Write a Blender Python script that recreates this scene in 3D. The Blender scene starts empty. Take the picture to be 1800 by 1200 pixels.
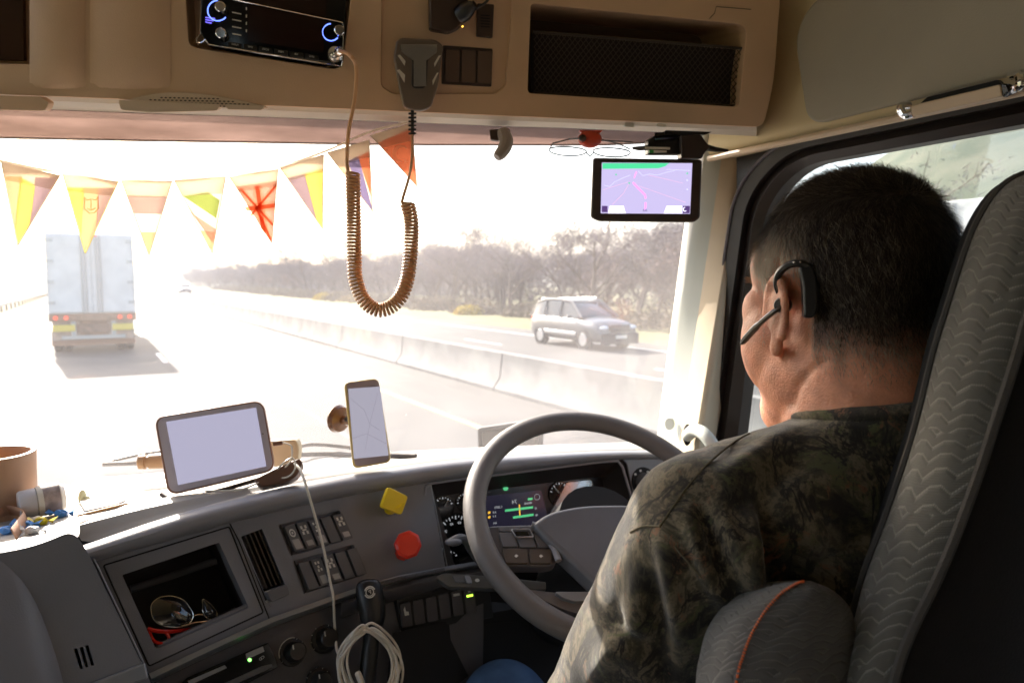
import bpy, bmesh, math, random
import numpy as np
from mathutils import Vector, Matrix, noise
from math import sin, cos, pi, radians, sqrt, atan2
random.seed(7); RNG = np.random.default_rng(7)
SC = bpy.context.scene
COL = SC.collection
# ------------------------------------------------------------------ camera, world, sun, exposure
F = 1250.0; EYE = 2.5; PT = math.atan(107/1250)
CAM = Vector((0, 0, EYE))
cd = bpy.data.cameras.new('camera'); co = bpy.data.objects.new('camera', cd); COL.objects.link(co)
co.location = CAM; co.rotation_euler = (radians(90) - PT, 0, 0)
cd.lens = 25.0; cd.sensor_width = 36.0; cd.clip_start = 0.05; cd.clip_end = 4000
cd.dof.use_dof = True; cd.dof.focus_distance = 0.82; cd.dof.aperture_fstop = 8.0
SC.camera = co
SUN_AZ = radians(-35.7)      # clockwise from +Y
SUN_EL = radians(29)
w = bpy.data.worlds.new('World'); SC.world = w; w.use_nodes = True
nt = w.node_tree; bg = nt.nodes['Background']
sky = nt.nodes.new('ShaderNodeTexSky'); sky.sky_type = 'NISHITA'; sky.sun_disc = False
sky.sun_elevation = SUN_EL; sky.sun_rotation = SUN_AZ; sky.air_density = 1.0; sky.dust_density = 3.0; sky.ozone_density = 0.6
nt.links.new(sky.outputs[0], bg.inputs[0]); bg.inputs[1].default_value = 0.15
sd = bpy.data.lights.new('sun', 'SUN'); so = bpy.data.objects.new('sun', sd); COL.objects.link(so)
sd.energy = 5.0; sd.angle = radians(0.6); sd.color = (1.0, 0.92, 0.82)
sdir = Vector((sin(SUN_AZ)*cos(SUN_EL), cos(SUN_AZ)*cos(SUN_EL), sin(SUN_EL)))
so.rotation_euler = sdir.to_track_quat('Z', 'Y').to_euler(); so.location = sdir*50
SC.view_settings.view_transform = 'Standard'; SC.view_settings.look = 'None'
SC.view_settings.exposure = 1.6; SC.view_settings.gamma = 1.0; SC.view_settings.use_curve_mapping = False
SC.render.engine = 'CYCLES'
SC.cycles.use_denoising = True; SC.cycles.max_bounces = 10; SC.cycles.diffuse_bounces = 5
SC.cycles.transparent_max_bounces = 24; SC.cycles.sample_clamp_indirect = 6.0; SC.cycles.caustics_reflective = False
SC.cycles.use_adaptive_sampling = True; SC.cycles.adaptive_threshold = 0.02

# ------------------------------------------------------------------ projection helpers (photo pixels -> rays)
def ray(px, py):
    u = (px-900)/F; v = (600-py)/F
    return Vector((u, cos(PT)+v*sin(PT), -sin(PT)+v*cos(PT)))
def P(px, py, d): return CAM + ray(px, py)*d
def PZ(px, py, z):                      # ray meets the horizontal plane z metres from eye height
    r = ray(px, py); return CAM + r*(z/r.z)
class Pl:
    def __init__(s, o, n, x=None):
        s.o = Vector(o); s.n = Vector(n).normalized()
        if s.n.dot(CAM-s.o) < 0: s.n = -s.n
        x = Vector(x) if x is not None else Vector((0, 0, 1)).cross(s.n)
        s.x = (x - s.n*x.dot(s.n)).normalized(); s.y = s.n.cross(s.x)
    def at(s, px, py, off=0.0):
        r = ray(px, py); o = s.o + s.n*off
        return CAM + r*((o-CAM).dot(s.n)/r.dot(s.n))
    def uv(s, c, a, b, off=0.0): return c + s.x*a + s.y*b + s.n*off
def pl3(a, b, c):
    return Pl(a, (b-a).cross(c-a), b-a)
def tiltpl(a, b, deg):                  # plane through a and b whose face looks up by deg
    t = (b-a); h = Vector((t.x, t.y, 0)).normalized(); perp = Vector((h.y, -h.x, 0))
    if perp.dot(CAM-a) < 0: perp = -perp
    n = perp*cos(radians(deg)) + Vector((0, 0, 1))*sin(radians(deg))
    n = n - t.normalized()*n.dot(t.normalized())
    return Pl(a, n, t)
# road frame: forward and right
FW = Vector((-sin(radians(30.5)), cos(radians(30.5)), 0)); RT = Vector((cos(radians(30.5)), sin(radians(30.5)), 0)); UP = Vector((0, 0, 1))
def G(a, b, z=0.0): return FW*a + RT*b + UP*z

# ------------------------------------------------------------------ mesh builder
def rnd(pts, r, seg=4):
    """round the corners of a 2D polygon"""
    if not isinstance(r, (list, tuple)): r = [r]*len(pts)
    out = []; n = len(pts)
    for i in range(n):
        p = Vector(pts[i]); a = Vector(pts[i-1]); b = Vector(pts[(i+1) % n])
        da = (a-p); db = (b-p); rr = min(r[i], da.length*.48, db.length*.48)
        s = p + da.normalized()*rr; e = p + db.normalized()*rr
        for k in range(seg+1):
            t = k/seg
            q = s*(1-t)**2 + p*2*t*(1-t) + e*t*t
            out.append((q.x, q.y))
    return out
def circ(cx, cy, rx, ry=None, n=24, rot=0, a0=0):
    ry = ry or rx
    return [(cx+rx*cos(a0+2*pi*k/n)*cos(rot)-ry*sin(a0+2*pi*k/n)*sin(rot), cy+rx*cos(a0+2*pi*k/n)*sin(rot)+ry*sin(a0+2*pi*k/n)*cos(rot)) for k in range(n)]
def spl(pts, per=8, closed=False):
    """Catmull-Rom through 3D points"""
    pts = [Vector(p) for p in pts]; n = len(pts); out = []
    rng = n if closed else n-1
    for i in range(rng):
        if closed: a, b, c, d = pts[(i-1) % n], pts[i], pts[(i+1) % n], pts[(i+2) % n]
        else: a, b, c, d = pts[max(i-1, 0)], pts[i], pts[i+1], pts[min(i+2, n-1)]
        for k in range(per):
            t = k/per
            out.append(0.5*((2*b)+(c-a)*t+(2*a-5*b+4*c-d)*t*t+(3*b-a-3*c+d)*t**3))
    if not closed: out.append(pts[-1])
    return out
class MB:
    def __init__(s): s.v = []; s.f = []; s.uvv = []
    def add(s, vs, fs):
        o = len(s.v); s.v += [Vector(v) for v in vs]; s.f += [tuple(i+o for i in f) for f in fs]; return s
    def poly(s, vs): return s.add(vs, [tuple(range(len(vs)))])
    def prism(s, front, vec):
        n = len(front); vec = Vector(vec); b = [Vector(p)+vec for p in front]
        return s.add(list(front)+b, [tuple(range(n)), tuple(range(2*n-1, n-1, -1))]+[(i, i+n, (i+1) % n+n, (i+1) % n) for i in range(n)])
    def slab(s, pl, px, off=0.0, th=0.005):
        """prism whose front outline is traced on plane pl raised by off"""
        return s.prism([pl.at(x, y, off) for x, y in px], -pl.n*th)
    def slabc(s, pl, c, ab, off=0.0, th=0.005):
        return s.prism([c+pl.x*a+pl.y*b+pl.n*off for a, b in ab], -pl.n*th)
    def box(s, c, x, y, z):
        """centre and three half-extent vectors"""
        c, x, y, z = map(Vector, (c, x, y, z))
        return s.prism([c-x-y-z, c+x-y-z, c+x+y-z, c-x+y-z], z*2)
    def rbox(s, a0, a1, b0, b1, z0, z1):
        return s.prism([G(a0, b0, z0), G(a1, b0, z0), G(a1, b1, z0), G(a0, b1, z0)], (0, 0, z1-z0))
    def grid(s, rows, closed=False, cap=False):
        n = len(rows[0]); m = len(rows); vs = [p for r in rows for p in r]; fs = []
        for i in range(m-1):
            for j in range(n if closed else n-1):
                fs.append((i*n+j, i*n+(j+1) % n, (i+1)*n+(j+1) % n, (i+1)*n+j))
        if cap: fs += [tuple(range(n-1, -1, -1)), tuple(range((m-1)*n, m*n))]
        return s.add(vs, fs)
    def tube(s, path, r, n=8, closed=False, cap=True):
        path = [Vector(p) for p in path]; m = len(path)
        rs = r if isinstance(r, (list, tuple)) else [r]*m
        tan = [((path[(i+1) % m] if (closed or i < m-1) else path[i]) - (path[i-1] if (closed or i > 0) else path[i])).normalized() for i in range(m)]
        up = Vector((0, 0, 1)) if abs(tan[0].z) < .9 else Vector((1, 0, 0))
        nx = tan[0].cross(up).normalized(); rows = []
        for i in range(m):
            nx = (nx - tan[i]*nx.dot(tan[i])).normalized(); ny = tan[i].cross(nx)
            rows.append([path[i]+(nx*cos(2*pi*k/n)+ny*sin(2*pi*k/n))*rs[i] for k in range(n)])
        if closed: rows.append(rows[0][:]); return s.grid(rows, True)
        return s.grid(rows, True, cap)
    def lathe(s, c, ax, prof, n=24, cap=True):
        """profile = list of (height along axis, radius)"""
        ax = Vector(ax).normalized(); x = ax.cross(Vector((0.31, 0.77, 0.2))).normalized(); y = ax.cross(x)
        return s.grid([[Vector(c)+ax*h+(x*cos(2*pi*k/n)+y*sin(2*pi*k/n))*r for k in range(n)] for h, r in prof], True, cap)
    def ell(s, c, rx, ry, rz, ax=(1, 0, 0), ay=(0, 1, 0), az=(0, 0, 1), n=20, m=12):
        ax, ay, az = Vector(ax), Vector(ay), Vector(az); rows = []
        for i in range(m+1):
            t = pi*i/m; t = min(max(t, .02), pi-.02)
            rows.append([Vector(c)+ax*rx*sin(t)*cos(2*pi*k/n)+ay*ry*sin(t)*sin(2*pi*k/n)+az*rz*cos(t) for k in range(n)])
        return s.grid(rows, True, True)
    def cap2(s, a, b, ra, rb, n=14):
        """tapered capsule"""
        a, b = Vector(a), Vector(b); d = (b-a).normalized(); pr = []
        L = (b-a).length
        for k in range(6): t = -pi/2+(pi/2)*k/6+.05; pr.append((ra*sin(t), ra*cos(t)))
        pr.append((0, ra)); pr.append((L, rb))
        for k in range(1, 6): t = (pi/2)*k/6; pr.append((L+rb*sin(t), rb*cos(t)))
        return s.lathe(a, d, pr, n)
    def build(s, name, m, parent=None, smooth=35, bevel=0, seg=2, sub=0, uvs=None):
        me = bpy.data.meshes.new(name); off = Vector((0, 0, 0))
        if parent is not None: off = Vector(parent['_o'])
        me.from_pydata([v-off for v in s.v], [], s.f); me.validate()
        b = bmesh.new(); b.from_mesh(me); bmesh.ops.recalc_face_normals(b, faces=b.faces)
        if smooth:
            for f in b.faces: f.smooth = True
            if not bevel:
                for e in b.edges:
                    if len(e.link_faces) == 2 and e.calc_face_angle(0) > radians(smooth): e.smooth = False
        b.to_mesh(me); b.free()
        if s.uvv:
            ul = me.uv_layers.new(name='uv')
            for lp in me.loops: ul.data[lp.index].uv = s.uvv[lp.vertex_index]
        o = bpy.data.objects.new(name, me); COL.objects.link(o)
        if m is not None: me.materials.append(m)
        if parent is not None:
            o.parent = parent
            if '_w' in parent.keys(): pass
        else: pass
        o['_o'] = tuple(off)
        if bevel:
            mo = o.modifiers.new('bevel', 'BEVEL'); mo.width = bevel; mo.segments = seg; mo.limit_method = 'ANGLE'; mo.angle_limit = radians(35); mo.harden_normals = not getattr(s, 'flat', False)
        if sub:
            mo = o.modifiers.new('sub', 'SUBSURF'); mo.levels = sub; mo.render_levels = sub
        return o
def tag(o, label=None, cat=None, group=None, kind=None):
    if label: o['label'] = label
    if cat: o['category'] = cat
    if group: o['group'] = group
    if kind: o['kind'] = kind
    return o
def thing(name, loc, label, cat, group=None):
    o = bpy.data.objects.new(name, None); COL.objects.link(o); o.location = Vector(loc); o['_o'] = tuple(Vector(loc)); o.empty_display_size = .05
    return tag(o, label, cat, group)
def solo(o, label, cat, group=None):
    """a top-level mesh: bring its origin to its own bounds"""
    c = sum((Vector(v) for v in o.bound_box), Vector())/8
    o.data.transform(Matrix.Translation(-c)); o.location = c; o['_o'] = tuple(c)
    return tag(o, label, cat, group)
def copy_tree(o, parent=None):
    c = o.copy(); COL.objects.link(c); c.parent = parent
    for ch in [x for x in COL.objects if x.parent == o]: copy_tree(ch, c)
    return c
def cut(o, cutters):
    """carve closed cutter meshes out of o, then throw the cutters away"""
    off = Vector(o['_o'])
    tmp = []
    for c in cutters:
        me = bpy.data.meshes.new('c'); me.from_pydata([v-off for v in c.v], [], c.f)
        b = bmesh.new(); b.from_mesh(me); bmesh.ops.recalc_face_normals(b, faces=b.faces); b.to_mesh(me); b.free()
        t = bpy.data.objects.new('c', me); COL.objects.link(t); tmp.append(t)
        if o.parent: t.location = o.parent.location
        mo = o.modifiers.new('b', 'BOOLEAN'); mo.operation = 'DIFFERENCE'; mo.object = t; mo.solver = 'EXACT'
    bev = [m for m in o.modifiers if m.type == 'BEVEL']
    for m in bev: m.show_viewport = False
    bpy.context.view_layer.update()
    dg = bpy.context.evaluated_depsgraph_get(); me = bpy.data.meshes.new_from_object(o.evaluated_get(dg))
    for m in [m for m in o.modifiers if m.type == 'BOOLEAN']: o.modifiers.remove(m)
    for m in bev: m.show_viewport = True
    for t in tmp: bpy.data.objects.remove(t)
    mats = list(o.data.materials); o.data = me; me.materials.clear()
    for x in mats: me.materials.append(x)
    return o
def text(s, pl, c, h, m, name, parent, off=0.001, th=0.0004, mirror=False, ax=None, rot=0):
    """lettering as a thin mesh on plane pl, centred at point c, cap height h"""
    cu = bpy.data.curves.new('t', 'FONT'); cu.body = s; cu.size = h*1.4; cu.align_x = 'CENTER'; cu.align_y = 'CENTER'; cu.resolution_u = 2; cu.extrude = th
    t = bpy.data.objects.new('t', cu); COL.objects.link(t); bpy.context.view_layer.update()
    me = bpy.data.meshes.new_from_object(t.evaluated_get(bpy.context.evaluated_depsgraph_get()))
    bpy.data.objects.remove(t)
    x, y = pl.x, pl.y
    if rot: x, y = x*cos(rot)+y*sin(rot), y*cos(rot)-x*sin(rot)
    sgn = -1 if mirror else 1
    mb = MB(); mb.v = [Vector(c)+x*v.co.x*sgn+y*v.co.y+pl.n*(off+v.co.z) for v in me.vertices]; mb.f = [tuple(p.vertices) for p in me.polygons]
    bpy.data.meshes.remove(me)
    return mb.build(name, m, parent, smooth=0)
# ------------------------------------------------------------------ materials
def mat(name, col=(.5, .5, .5), rough=.5, metal=0, spec=.5, bump=0, bs=400, var=0, vs=6, emit=None, es=1, trans=0, coat=0, sheen=0, sss=0, col2=None, bdist=.001, aniso=0, stretch=None):
    m = bpy.data.materials.new(name); m.use_nodes = True; n = m.node_tree.nodes; l = m.node_tree.links; b = n['Principled BSDF']
    b.inputs['Base Color'].default_value = (*col, 1); b.inputs['Roughness'].default_value = rough; b.inputs['Metallic'].default_value = metal
    b.inputs['Specular IOR Level'].default_value = spec; b.inputs['Coat Weight'].default_value = coat
    b.inputs['Sheen Weight'].default_value = sheen
    if trans: b.inputs['Transmission Weight'].default_value = trans
    if sss: b.inputs['Subsurface Weight'].default_value = sss; b.inputs['Subsurface Radius'].default_value = (.02, .008, .004); b.inputs['Subsurface Scale'].default_value = .5
    if emit: b.inputs['Emission Color'].default_value = (*emit, 1); b.inputs['Emission Strength'].default_value = es
    tc = n.new('ShaderNodeTexCoord'); src = tc.outputs['Object']
    if stretch:
        mp = n.new('ShaderNodeMapping'); mp.inputs['Scale'].default_value = stretch; l.new(src, mp.inputs[0]); src = mp.outputs[0]
    if var or col2:
        t = n.new('ShaderNodeTexNoise'); t.inputs['Scale'].default_value = vs; t.inputs['Detail'].default_value = 6; t.inputs['Roughness'].default_value = .6; l.new(src, t.inputs['Vector'])
        r = n.new('ShaderNodeValToRGB'); c2 = col2 or tuple(min(1, c*(1+var)) for c in col); c1 = col if col2 else tuple(c*(1-var) for c in col)
        r.color_ramp.elements[0].position = .35; r.color_ramp.elements[1].position = .65
        r.color_ramp.elements[0].color = (*c1, 1); r.color_ramp.elements[1].color = (*c2, 1); l.new(t.outputs[0], r.inputs[0]); l.new(r.outputs[0], b.inputs['Base Color'])
        mr = n.new('ShaderNodeMapRange'); mr.inputs[3].default_value = max(0, rough-.07); mr.inputs[4].default_value = min(1, rough+.07); l.new(t.outputs[0], mr.inputs[0]); l.new(mr.outputs[0], b.inputs['Roughness'])
    if bump:
        t = n.new('ShaderNodeTexNoise'); t.inputs['Scale'].default_value = bs; t.inputs['Detail'].default_value = 3; l.new(src, t.inputs['Vector'])
        bu = n.new('ShaderNodeBump'); bu.inputs['Strength'].default_value = bump; bu.inputs['Distance'].default_value = bdist; l.new(t.outputs[0], bu.inputs['Height']); l.new(bu.outputs[0], b.inputs['Normal'])
    return m
def clothmat(name, col, tr=.5):
    """thin cloth or paper that lets light through"""
    m = bpy.data.materials.new(name); m.use_nodes = True; n = m.node_tree.nodes; l = m.node_tree.links
    out = n['Material Output']; n.remove(n['Principled BSDF'])
    d = n.new('ShaderNodeBsdfDiffuse'); t = n.new('ShaderNodeBsdfTranslucent'); mx = n.new('ShaderNodeMixShader')
    tc = n.new('ShaderNodeTexCoord'); no = n.new('ShaderNodeTexNoise'); no.inputs['Scale'].default_value = 900; l.new(tc.outputs['Object'], no.inputs[0])
    mr = n.new('ShaderNodeMixRGB'); mr.inputs[1].default_value = (*[c*.85 for c in col], 1); mr.inputs[2].default_value = (*[min(1, c*1.1) for c in col], 1); l.new(no.outputs[0], mr.inputs[0])
    l.new(mr.outputs[0], d.inputs[0]); l.new(mr.outputs[0], t.inputs[0]); mx.inputs[0].default_value = tr
    l.new(d.outputs[0], mx.inputs[1]); l.new(t.outputs[0], mx.inputs[2])
    tp = n.new('ShaderNodeBsdfTransparent'); tp.inputs[0].default_value = (*[min(1, c*1.05) for c in col], 1); m2 = n.new('ShaderNodeMixShader'); m2.inputs[0].default_value = .22
    l.new(mx.outputs[0], m2.inputs[1]); l.new(tp.outputs[0], m2.inputs[2]); l.new(m2.outputs[0], out.inputs[0])
    return m
def glassmat(name, tint=(1, 1, 1), veil=.06, vcol=(1, .95, .88), gloss=.06, dirt=.5, scratch=False, rough=.02):
    """thin glazing: see-through, a film of dust that scatters the sun, and a mirror part"""
    m = bpy.data.materials.new(name); m.use_nodes = True; n = m.node_tree.nodes; l = m.node_tree.links
    out = n['Material Output']; n.remove(n['Principled BSDF'])
    tr = n.new('ShaderNodeBsdfTransparent'); tr.inputs[0].default_value = (*tint, 1)
    du = n.new('ShaderNodeBsdfTranslucent'); du.inputs[0].default_value = (*vcol, 1)
    gl = n.new('ShaderNodeBsdfGlossy'); gl.inputs['Roughness'].default_value = rough
    a = n.new('ShaderNodeMixShader'); b = n.new('ShaderNodeMixShader')
    tc = n.new('ShaderNodeTexCoord'); no = n.new('ShaderNodeTexNoise'); no.inputs['Scale'].default_value = 3; no.inputs['Detail'].default_value = 5; l.new(tc.outputs['Object'], no.inputs[0])
    mr = n.new('ShaderNodeMapRange'); mr.inputs[1].default_value = .3; mr.inputs[2].default_value = .7; mr.inputs[3].default_value = veil*(1-dirt); mr.inputs[4].default_value = veil*(1+dirt); l.new(no.outputs[0], mr.inputs[0])
    vo = n.new('ShaderNodeTexVoronoi'); vo.inputs['Scale'].default_value = 55; l.new(tc.outputs['Object'], vo.inputs['Vector'])
    lt = n.new('ShaderNodeMath'); lt.operation = 'LESS_THAN'; lt.inputs[1].default_value = .05; l.new(vo.outputs['Distance'], lt.inputs[0])
    n2 = n.new('ShaderNodeTexNoise'); n2.inputs['Scale'].default_value = 9; l.new(tc.outputs['Object'], n2.inputs[0])
    g2 = n.new('ShaderNodeMath'); g2.operation = 'GREATER_THAN'; g2.inputs[1].default_value = .6; l.new(n2.outputs[0], g2.inputs[0])
    mu = n.new('ShaderNodeMath'); mu.operation = 'MULTIPLY'; l.new(lt.outputs[0], mu.inputs[0]); l.new(g2.outputs[0], mu.inputs[1])
    m3 = n.new('ShaderNodeMath'); m3.operation = 'MULTIPLY'; m3.inputs[1].default_value = .25 if veil > .03 else .05; l.new(mu.outputs[0], m3.inputs[0])
    ad = n.new('ShaderNodeMath'); ad.operation = 'ADD'; ad.use_clamp = True; l.new(mr.outputs[0], ad.inputs[0]); l.new(m3.outputs[0], ad.inputs[1])
    l.new(ad.outputs[0], a.inputs[0]); l.new(tr.outputs[0], a.inputs[1]); l.new(du.outputs[0], a.inputs[2])
    b.inputs[0].default_value = gloss; l.new(a.outputs[0], b.inputs[1]); l.new(gl.outputs[0], b.inputs[2]); l.new(b.outputs[0], out.inputs[0])
    return m
def emat(name, col, s=1.0, gl=.1):
    m = mat(name, tuple(c*.05 for c in col), .15, emit=col, es=s); return m
M = dict(
 dash=mat('dash_grey', (.205, .205, .225), .42, bump=.35, bs=700, var=.12, vs=3),
 dashdk=mat('dash_dark', (.085, .078, .08), .5, bump=.3, bs=700, var=.15, vs=4),
 shell=mat('dash_shell', (.205, .208, .23), .4, bump=.4, bs=600, var=.1, vs=3),
 roll=mat('dash_roll', (.27, .27, .29), .33, bump=.2, bs=900, var=.1, vs=3),
 top=mat('dash_top', (.36, .34, .31), .5, bump=.3, bs=600, var=.1, vs=3),
 silver=mat('satin_trim', (.33, .35, .38), .3, metal=.6, bump=.2, bs=900),
 black=mat('black_plastic', (.012, .011, .011), .35, bump=.2, bs=800, var=.2),
 blackm=mat('matt_black', (.008, .007, .007), .8),
 gloss=mat('gloss_black', (.006, .006, .007), .08),
 switch=mat('switch_grey', (.12, .118, .125), .4, bump=.25, bs=900, var=.1),
 beige=mat('beige_plastic', (.68, .475, .31), .5, bump=.4, bs=650, var=.08, vs=3),
 beige2=mat('beige_trim', (.66, .52, .38), .45, bump=.2, bs=700, var=.05),
 roof=mat('roof_lining', (.62, .52, .32), .75, bump=.3, bs=500, var=.06, vs=2),
 visor=mat('visor_vinyl', (.36, .33, .26), .6, bump=.6, bs=450, var=.08, vs=3),
 brown=mat('brown_plastic', (.05, .026, .015), .45, bump=.2, bs=800),
 pillar=mat('pillar_beige', (.6, .5, .36), .6, bump=.25, bs=600, var=.05),
 pale=mat('pale_trim', (.55, .58, .53), .55, bump=.15, bs=600),
 rubber=mat('door_rubber', (.018, .012, .01), .45, bump=.2, bs=300, var=.2),
 chrome=mat('chrome', (.85, .85, .86), .08, metal=1),
 white=mat('white_mark', (.7, .68, .62), .5),
 yellow=mat('yellow_knob', (.95, .68, .01), .35, bump=.1, bs=300),
 red=mat('red_knob', (.88, .04, .015), .28, bump=.1, bs=300),
 cable=mat('white_cable', (.75, .7, .6), .4),
 wheel=mat('wheel_leather', (.14, .125, .115), .48, bump=.6, bs=900, var=.12, vs=10),
 hub=mat('wheel_hub', (.13, .13, .14), .38, bump=.35, bs=800, var=.1),
)
# ------------------------------------------------------------------ outside: ground, roads
def sheet(name, a0, a1, b0, b1, z, m, n=1):
    mb = MB(); mb.poly([G(a0, b0, z), G(a1, b0, z), G(a1, b1, z), G(a0, b1, z)])
    return tag(mb.build(name, m, smooth=0), kind='structure')
grass = mat('grass', (.10, .115, .035), .95, bump=.6, bs=8, col2=(.2, .17, .075), vs=.3, bdist=.05)
asph = mat('asphalt', (.085, .083, .082), .85, spec=.25, bump=.3, bs=60, col2=(.12, .117, .115), vs=.35, bdist=.01, stretch=(1, 1, 1))
paintw = mat('road_paint', (.75, .75, .72), .6, var=.1)
painty = mat('yellow_paint', (.7, .5, .12), .6, var=.1)
sheet('ground', -300, 1500, -800, 900, 0.0, grass)
sheet('road', -200, 900, -5.9, 8.1, .004, asph)
sheet('opposite_road', -200, 900, 8.1, 19.2, .004, asph)
seal = mat('crack_seal', (.05, .048, .046), .6)
mk = MB()
for k in range(-3, 60):
    mk.poly([G(k*12, 1.78, .008), G(k*12+3.2, 1.78, .008), G(k*12+3.2, 1.92, .008), G(k*12, 1.92, .008)])
    mk.poly([G(k*12, 13.6, .008), G(k*12+3.2, 13.6, .008), G(k*12+3.2, 13.74, .008), G(k*12, 13.74, .008)])
mk.poly([G(-100, -2.05, .008), G(700, -2.05, .008), G(700, -1.92, .008), G(-100, -1.92, .008)])
mk.poly([G(-100, 17.2, .008), G(700, 17.2, .008), G(700, 17.35, .008), G(-100, 17.35, .008)])
tag(mk.build('lane_markings', paintw, smooth=0), kind='structure')
mk = MB()
for b in (5.52, 10.0): mk.poly([G(-100, b, .008), G(700, b, .008), G(700, b+.15, .008), G(-100, b+.15, .008)])
tag(mk.build('edge_markings', painty, smooth=0), kind='structure')
mk = MB()
for b in (3.4, 6.15, 7.0, 11.5): mk.poly([G(-50, b, .0075), G(400, b, .0075), G(400, b+.07, .0075), G(-50, b+.07, .0075)])
for k in range(0, 30): mk.poly([G(9+k*7.5, -1.8, .0072), G(9.12+k*7.5, -1.8, .0072), G(9.12+k*7.5, 7.7, .0072), G(9+k*7.5, 7.7, .0072)])
tag(mk.build('road_joints', seal, smooth=0), kind='structure')
# embankment beyond the driver's window, distant rise on the left
def terrain(name, f, a0, a1, na, b0, b1, nb, m):
    mb = MB(); mb.grid([[G(a0+(a1-a0)*i/na, b0+(b1-b0)*j/nb, f(a0+(a1-a0)*i/na, b0+(b1-b0)*j/nb)) for j in range(nb+1)] for i in range(na+1)])
    return tag(mb.build(name, m, smooth=180), kind='structure')
def sm(x, a, b):
    t = min(1, max(0, (x-a)/(b-a))); return t*t*(3-2*t)
bank = mat('bank_grass', (.05, .07, .04), .95, bump=.6, bs=5, col2=(.12, .125, .085), vs=.25, bdist=.05)
terrain('hill', lambda a, b: -.3+15*sm(b, 22, 62)*(1-sm(a-(b-22)*.8, 4, 26))+noise.noise(Vector((a*.08, b*.08, 0)))*.5, -90, 60, 50, 21, 120, 40, bank)
far = mat('far_woods', (.13, .14, .07), .95, bump=.8, bs=.3, col2=(.22, .18, .12), vs=.08, bdist=2)
terrain("far_hill", lambda a, b: -1+(9+3*noise.noise(Vector((b*.02, 0, 0))))*sm(a, 330, 400)+noise.noise(Vector((a*.1, b*.1, 0)))*1.5, 320, 460, 20, -500, 420, 150, far)
# guard rail on the left verge
gm = mat('galvanised', (.5, .5, .48), .5, metal=.5, var=.2, vs=3); wd = mat('post_wood', (.22, .13, .07), .85, var=.3)
gr = thing('guard_rail', G(30, -6.2), 'galvanised guard rail on brown posts along the left grass verge', 'guard rail')
mb = MB(); pr = [(0, .48), (.06, .53), (.0, .58), (0, .62), (.06, .67), (0, .72)]
mb.grid([[G(a, -6.25+x, z) for x, z in pr] for a in (-5, 180)]); o = mb.build('rail', gm, gr); mo = o.modifiers.new('s', 'SOLIDIFY'); mo.thickness = .01
for k in range(36):
    mb = MB(); mb.rbox(2+k*4, 2.15+k*4, -6.42, -6.27, 0, .74); mb.build('post', wd, gr, bevel=.01)
# median barrier, one object per cast segment
conc = mat('concrete', (.2, .19, .185), .9, bump=.5, bs=40, col2=(.3, .29, .27), vs=1.2, bdist=.01)
mb = MB(); prof = [(-.33, 0), (-.33, .08), (-.17, .3), (-.1, .86), (.1, .86), (.17, .3), (.33, .08), (.33, 0)]
front = [Vector((x, 0, z)) for x, z in prof]; mb.prism(front, (0, 5.96, 0))
first = mb.build('concrete_barrier', conc, bevel=.012)
for k in range(34):
    o = first if k == 0 else first.copy()
    if k: COL.objects.link(o)
    o.location = G(2+k*6, 8.08); o.rotation_euler = (0, 0, radians(30.5))
    tag(o, 'pale concrete barrier segment in the long median wall', 'barrier', 'concrete barrier segments of the median wall')
# trailer ahead
tw = mat('trailer_white', (.8, .79, .76), .45, var=.08, vs=2); tf = mat('trailer_frame', (.3, .17, .1), .6, var=.3); tl = mat('tail_lamp', (.7, .03, .01), .3, emit=(1, .1, .03), es=.4)
ty = mat('tyre', (.02, .02, .02), .8); ry = mat('reflector_yellow', (.8, .62, .08), .4); alu = mat('aluminium', (.5, .5, .5), .35, metal=.7)
A0 = 28.4
tr = thing('semi_trailer', G(A0, 0), 'tall white box trailer driving ahead in the same lane', 'trailer')
mb = MB(); mb.rbox(A0+.06, A0+13, -1.3, 1.3, 1.3, 4.1); mb.build('box_body', tw, tr, bevel=.03)
for s in (-1, 1):
    mb = MB(); mb.rbox(A0, A0+.05, min(s*.03, s*1.24), max(s*.03, s*1.24), 1.42, 4.0); d = mb.build('door', tw, tr, bevel=.015)
    for q in (.28, .16):
        mb = MB(); mb.tube([G(A0-.04, s*q, 1.4), G(A0-.04, s*q, 4.02)], .022); mb.build('lock_rod', alu, d)
    for z in (1.7, 2.4, 3.1, 3.8):
        mb = MB(); mb.rbox(A0-.02, A0, min(s*1.08, s*1.28), max(s*1.08, s*1.28), z, z+.1); mb.build('hinge', alu, d)
mb = MB(); mb.rbox(A0-.01, A0+.05, -1.3, 1.3, 1.12, 1.38); mb.build('sill_beam', tf, tr, bevel=.01)
mb = MB(); mb.rbox(A0+.1, A0+.2, -.95, .95, .5, .62)
for b in (-.6, .6): mb.rbox(A0+.1, A0+.2, b-.05, b+.05, .62, 1.12)
mb.build('bumper', alu, tr)
mb = MB(); mb.rbox(A0+.25, A0+2.0, -.42, .42, .62, 1.12); mb.build('underframe', tf, tr)
mb = MB(); mb.rbox(A0+.26, A0+.3, -1.22, 1.22, .3, 1.12); mb.build('rear_skirt', mat('skirt_tan', (.5, .38, .3), .7, var=.2, vs=4), tr)
mb = MB(); mb.rbox(A0+.2, A0+.25, -1.24, 1.24, .28, .46); mb.build('lower_bar', mat('bar_brown', (.3, .15, .08), .6), tr)
mb = MB(); mb.rbox(A0+.2, A0+.25, -.5, .5, .7, 1.0); mb.build('number_board', mat('board_brown', (.26, .15, .1), .6, var=.4, vs=8), tr)
for s in (-1, 1): mb = MB(); mb.rbox(A0+.12, A0+.2, s*.6-.07, s*.6+.07, .5, 1.12); mb.build('post', tw, tr, bevel=.01)
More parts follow.
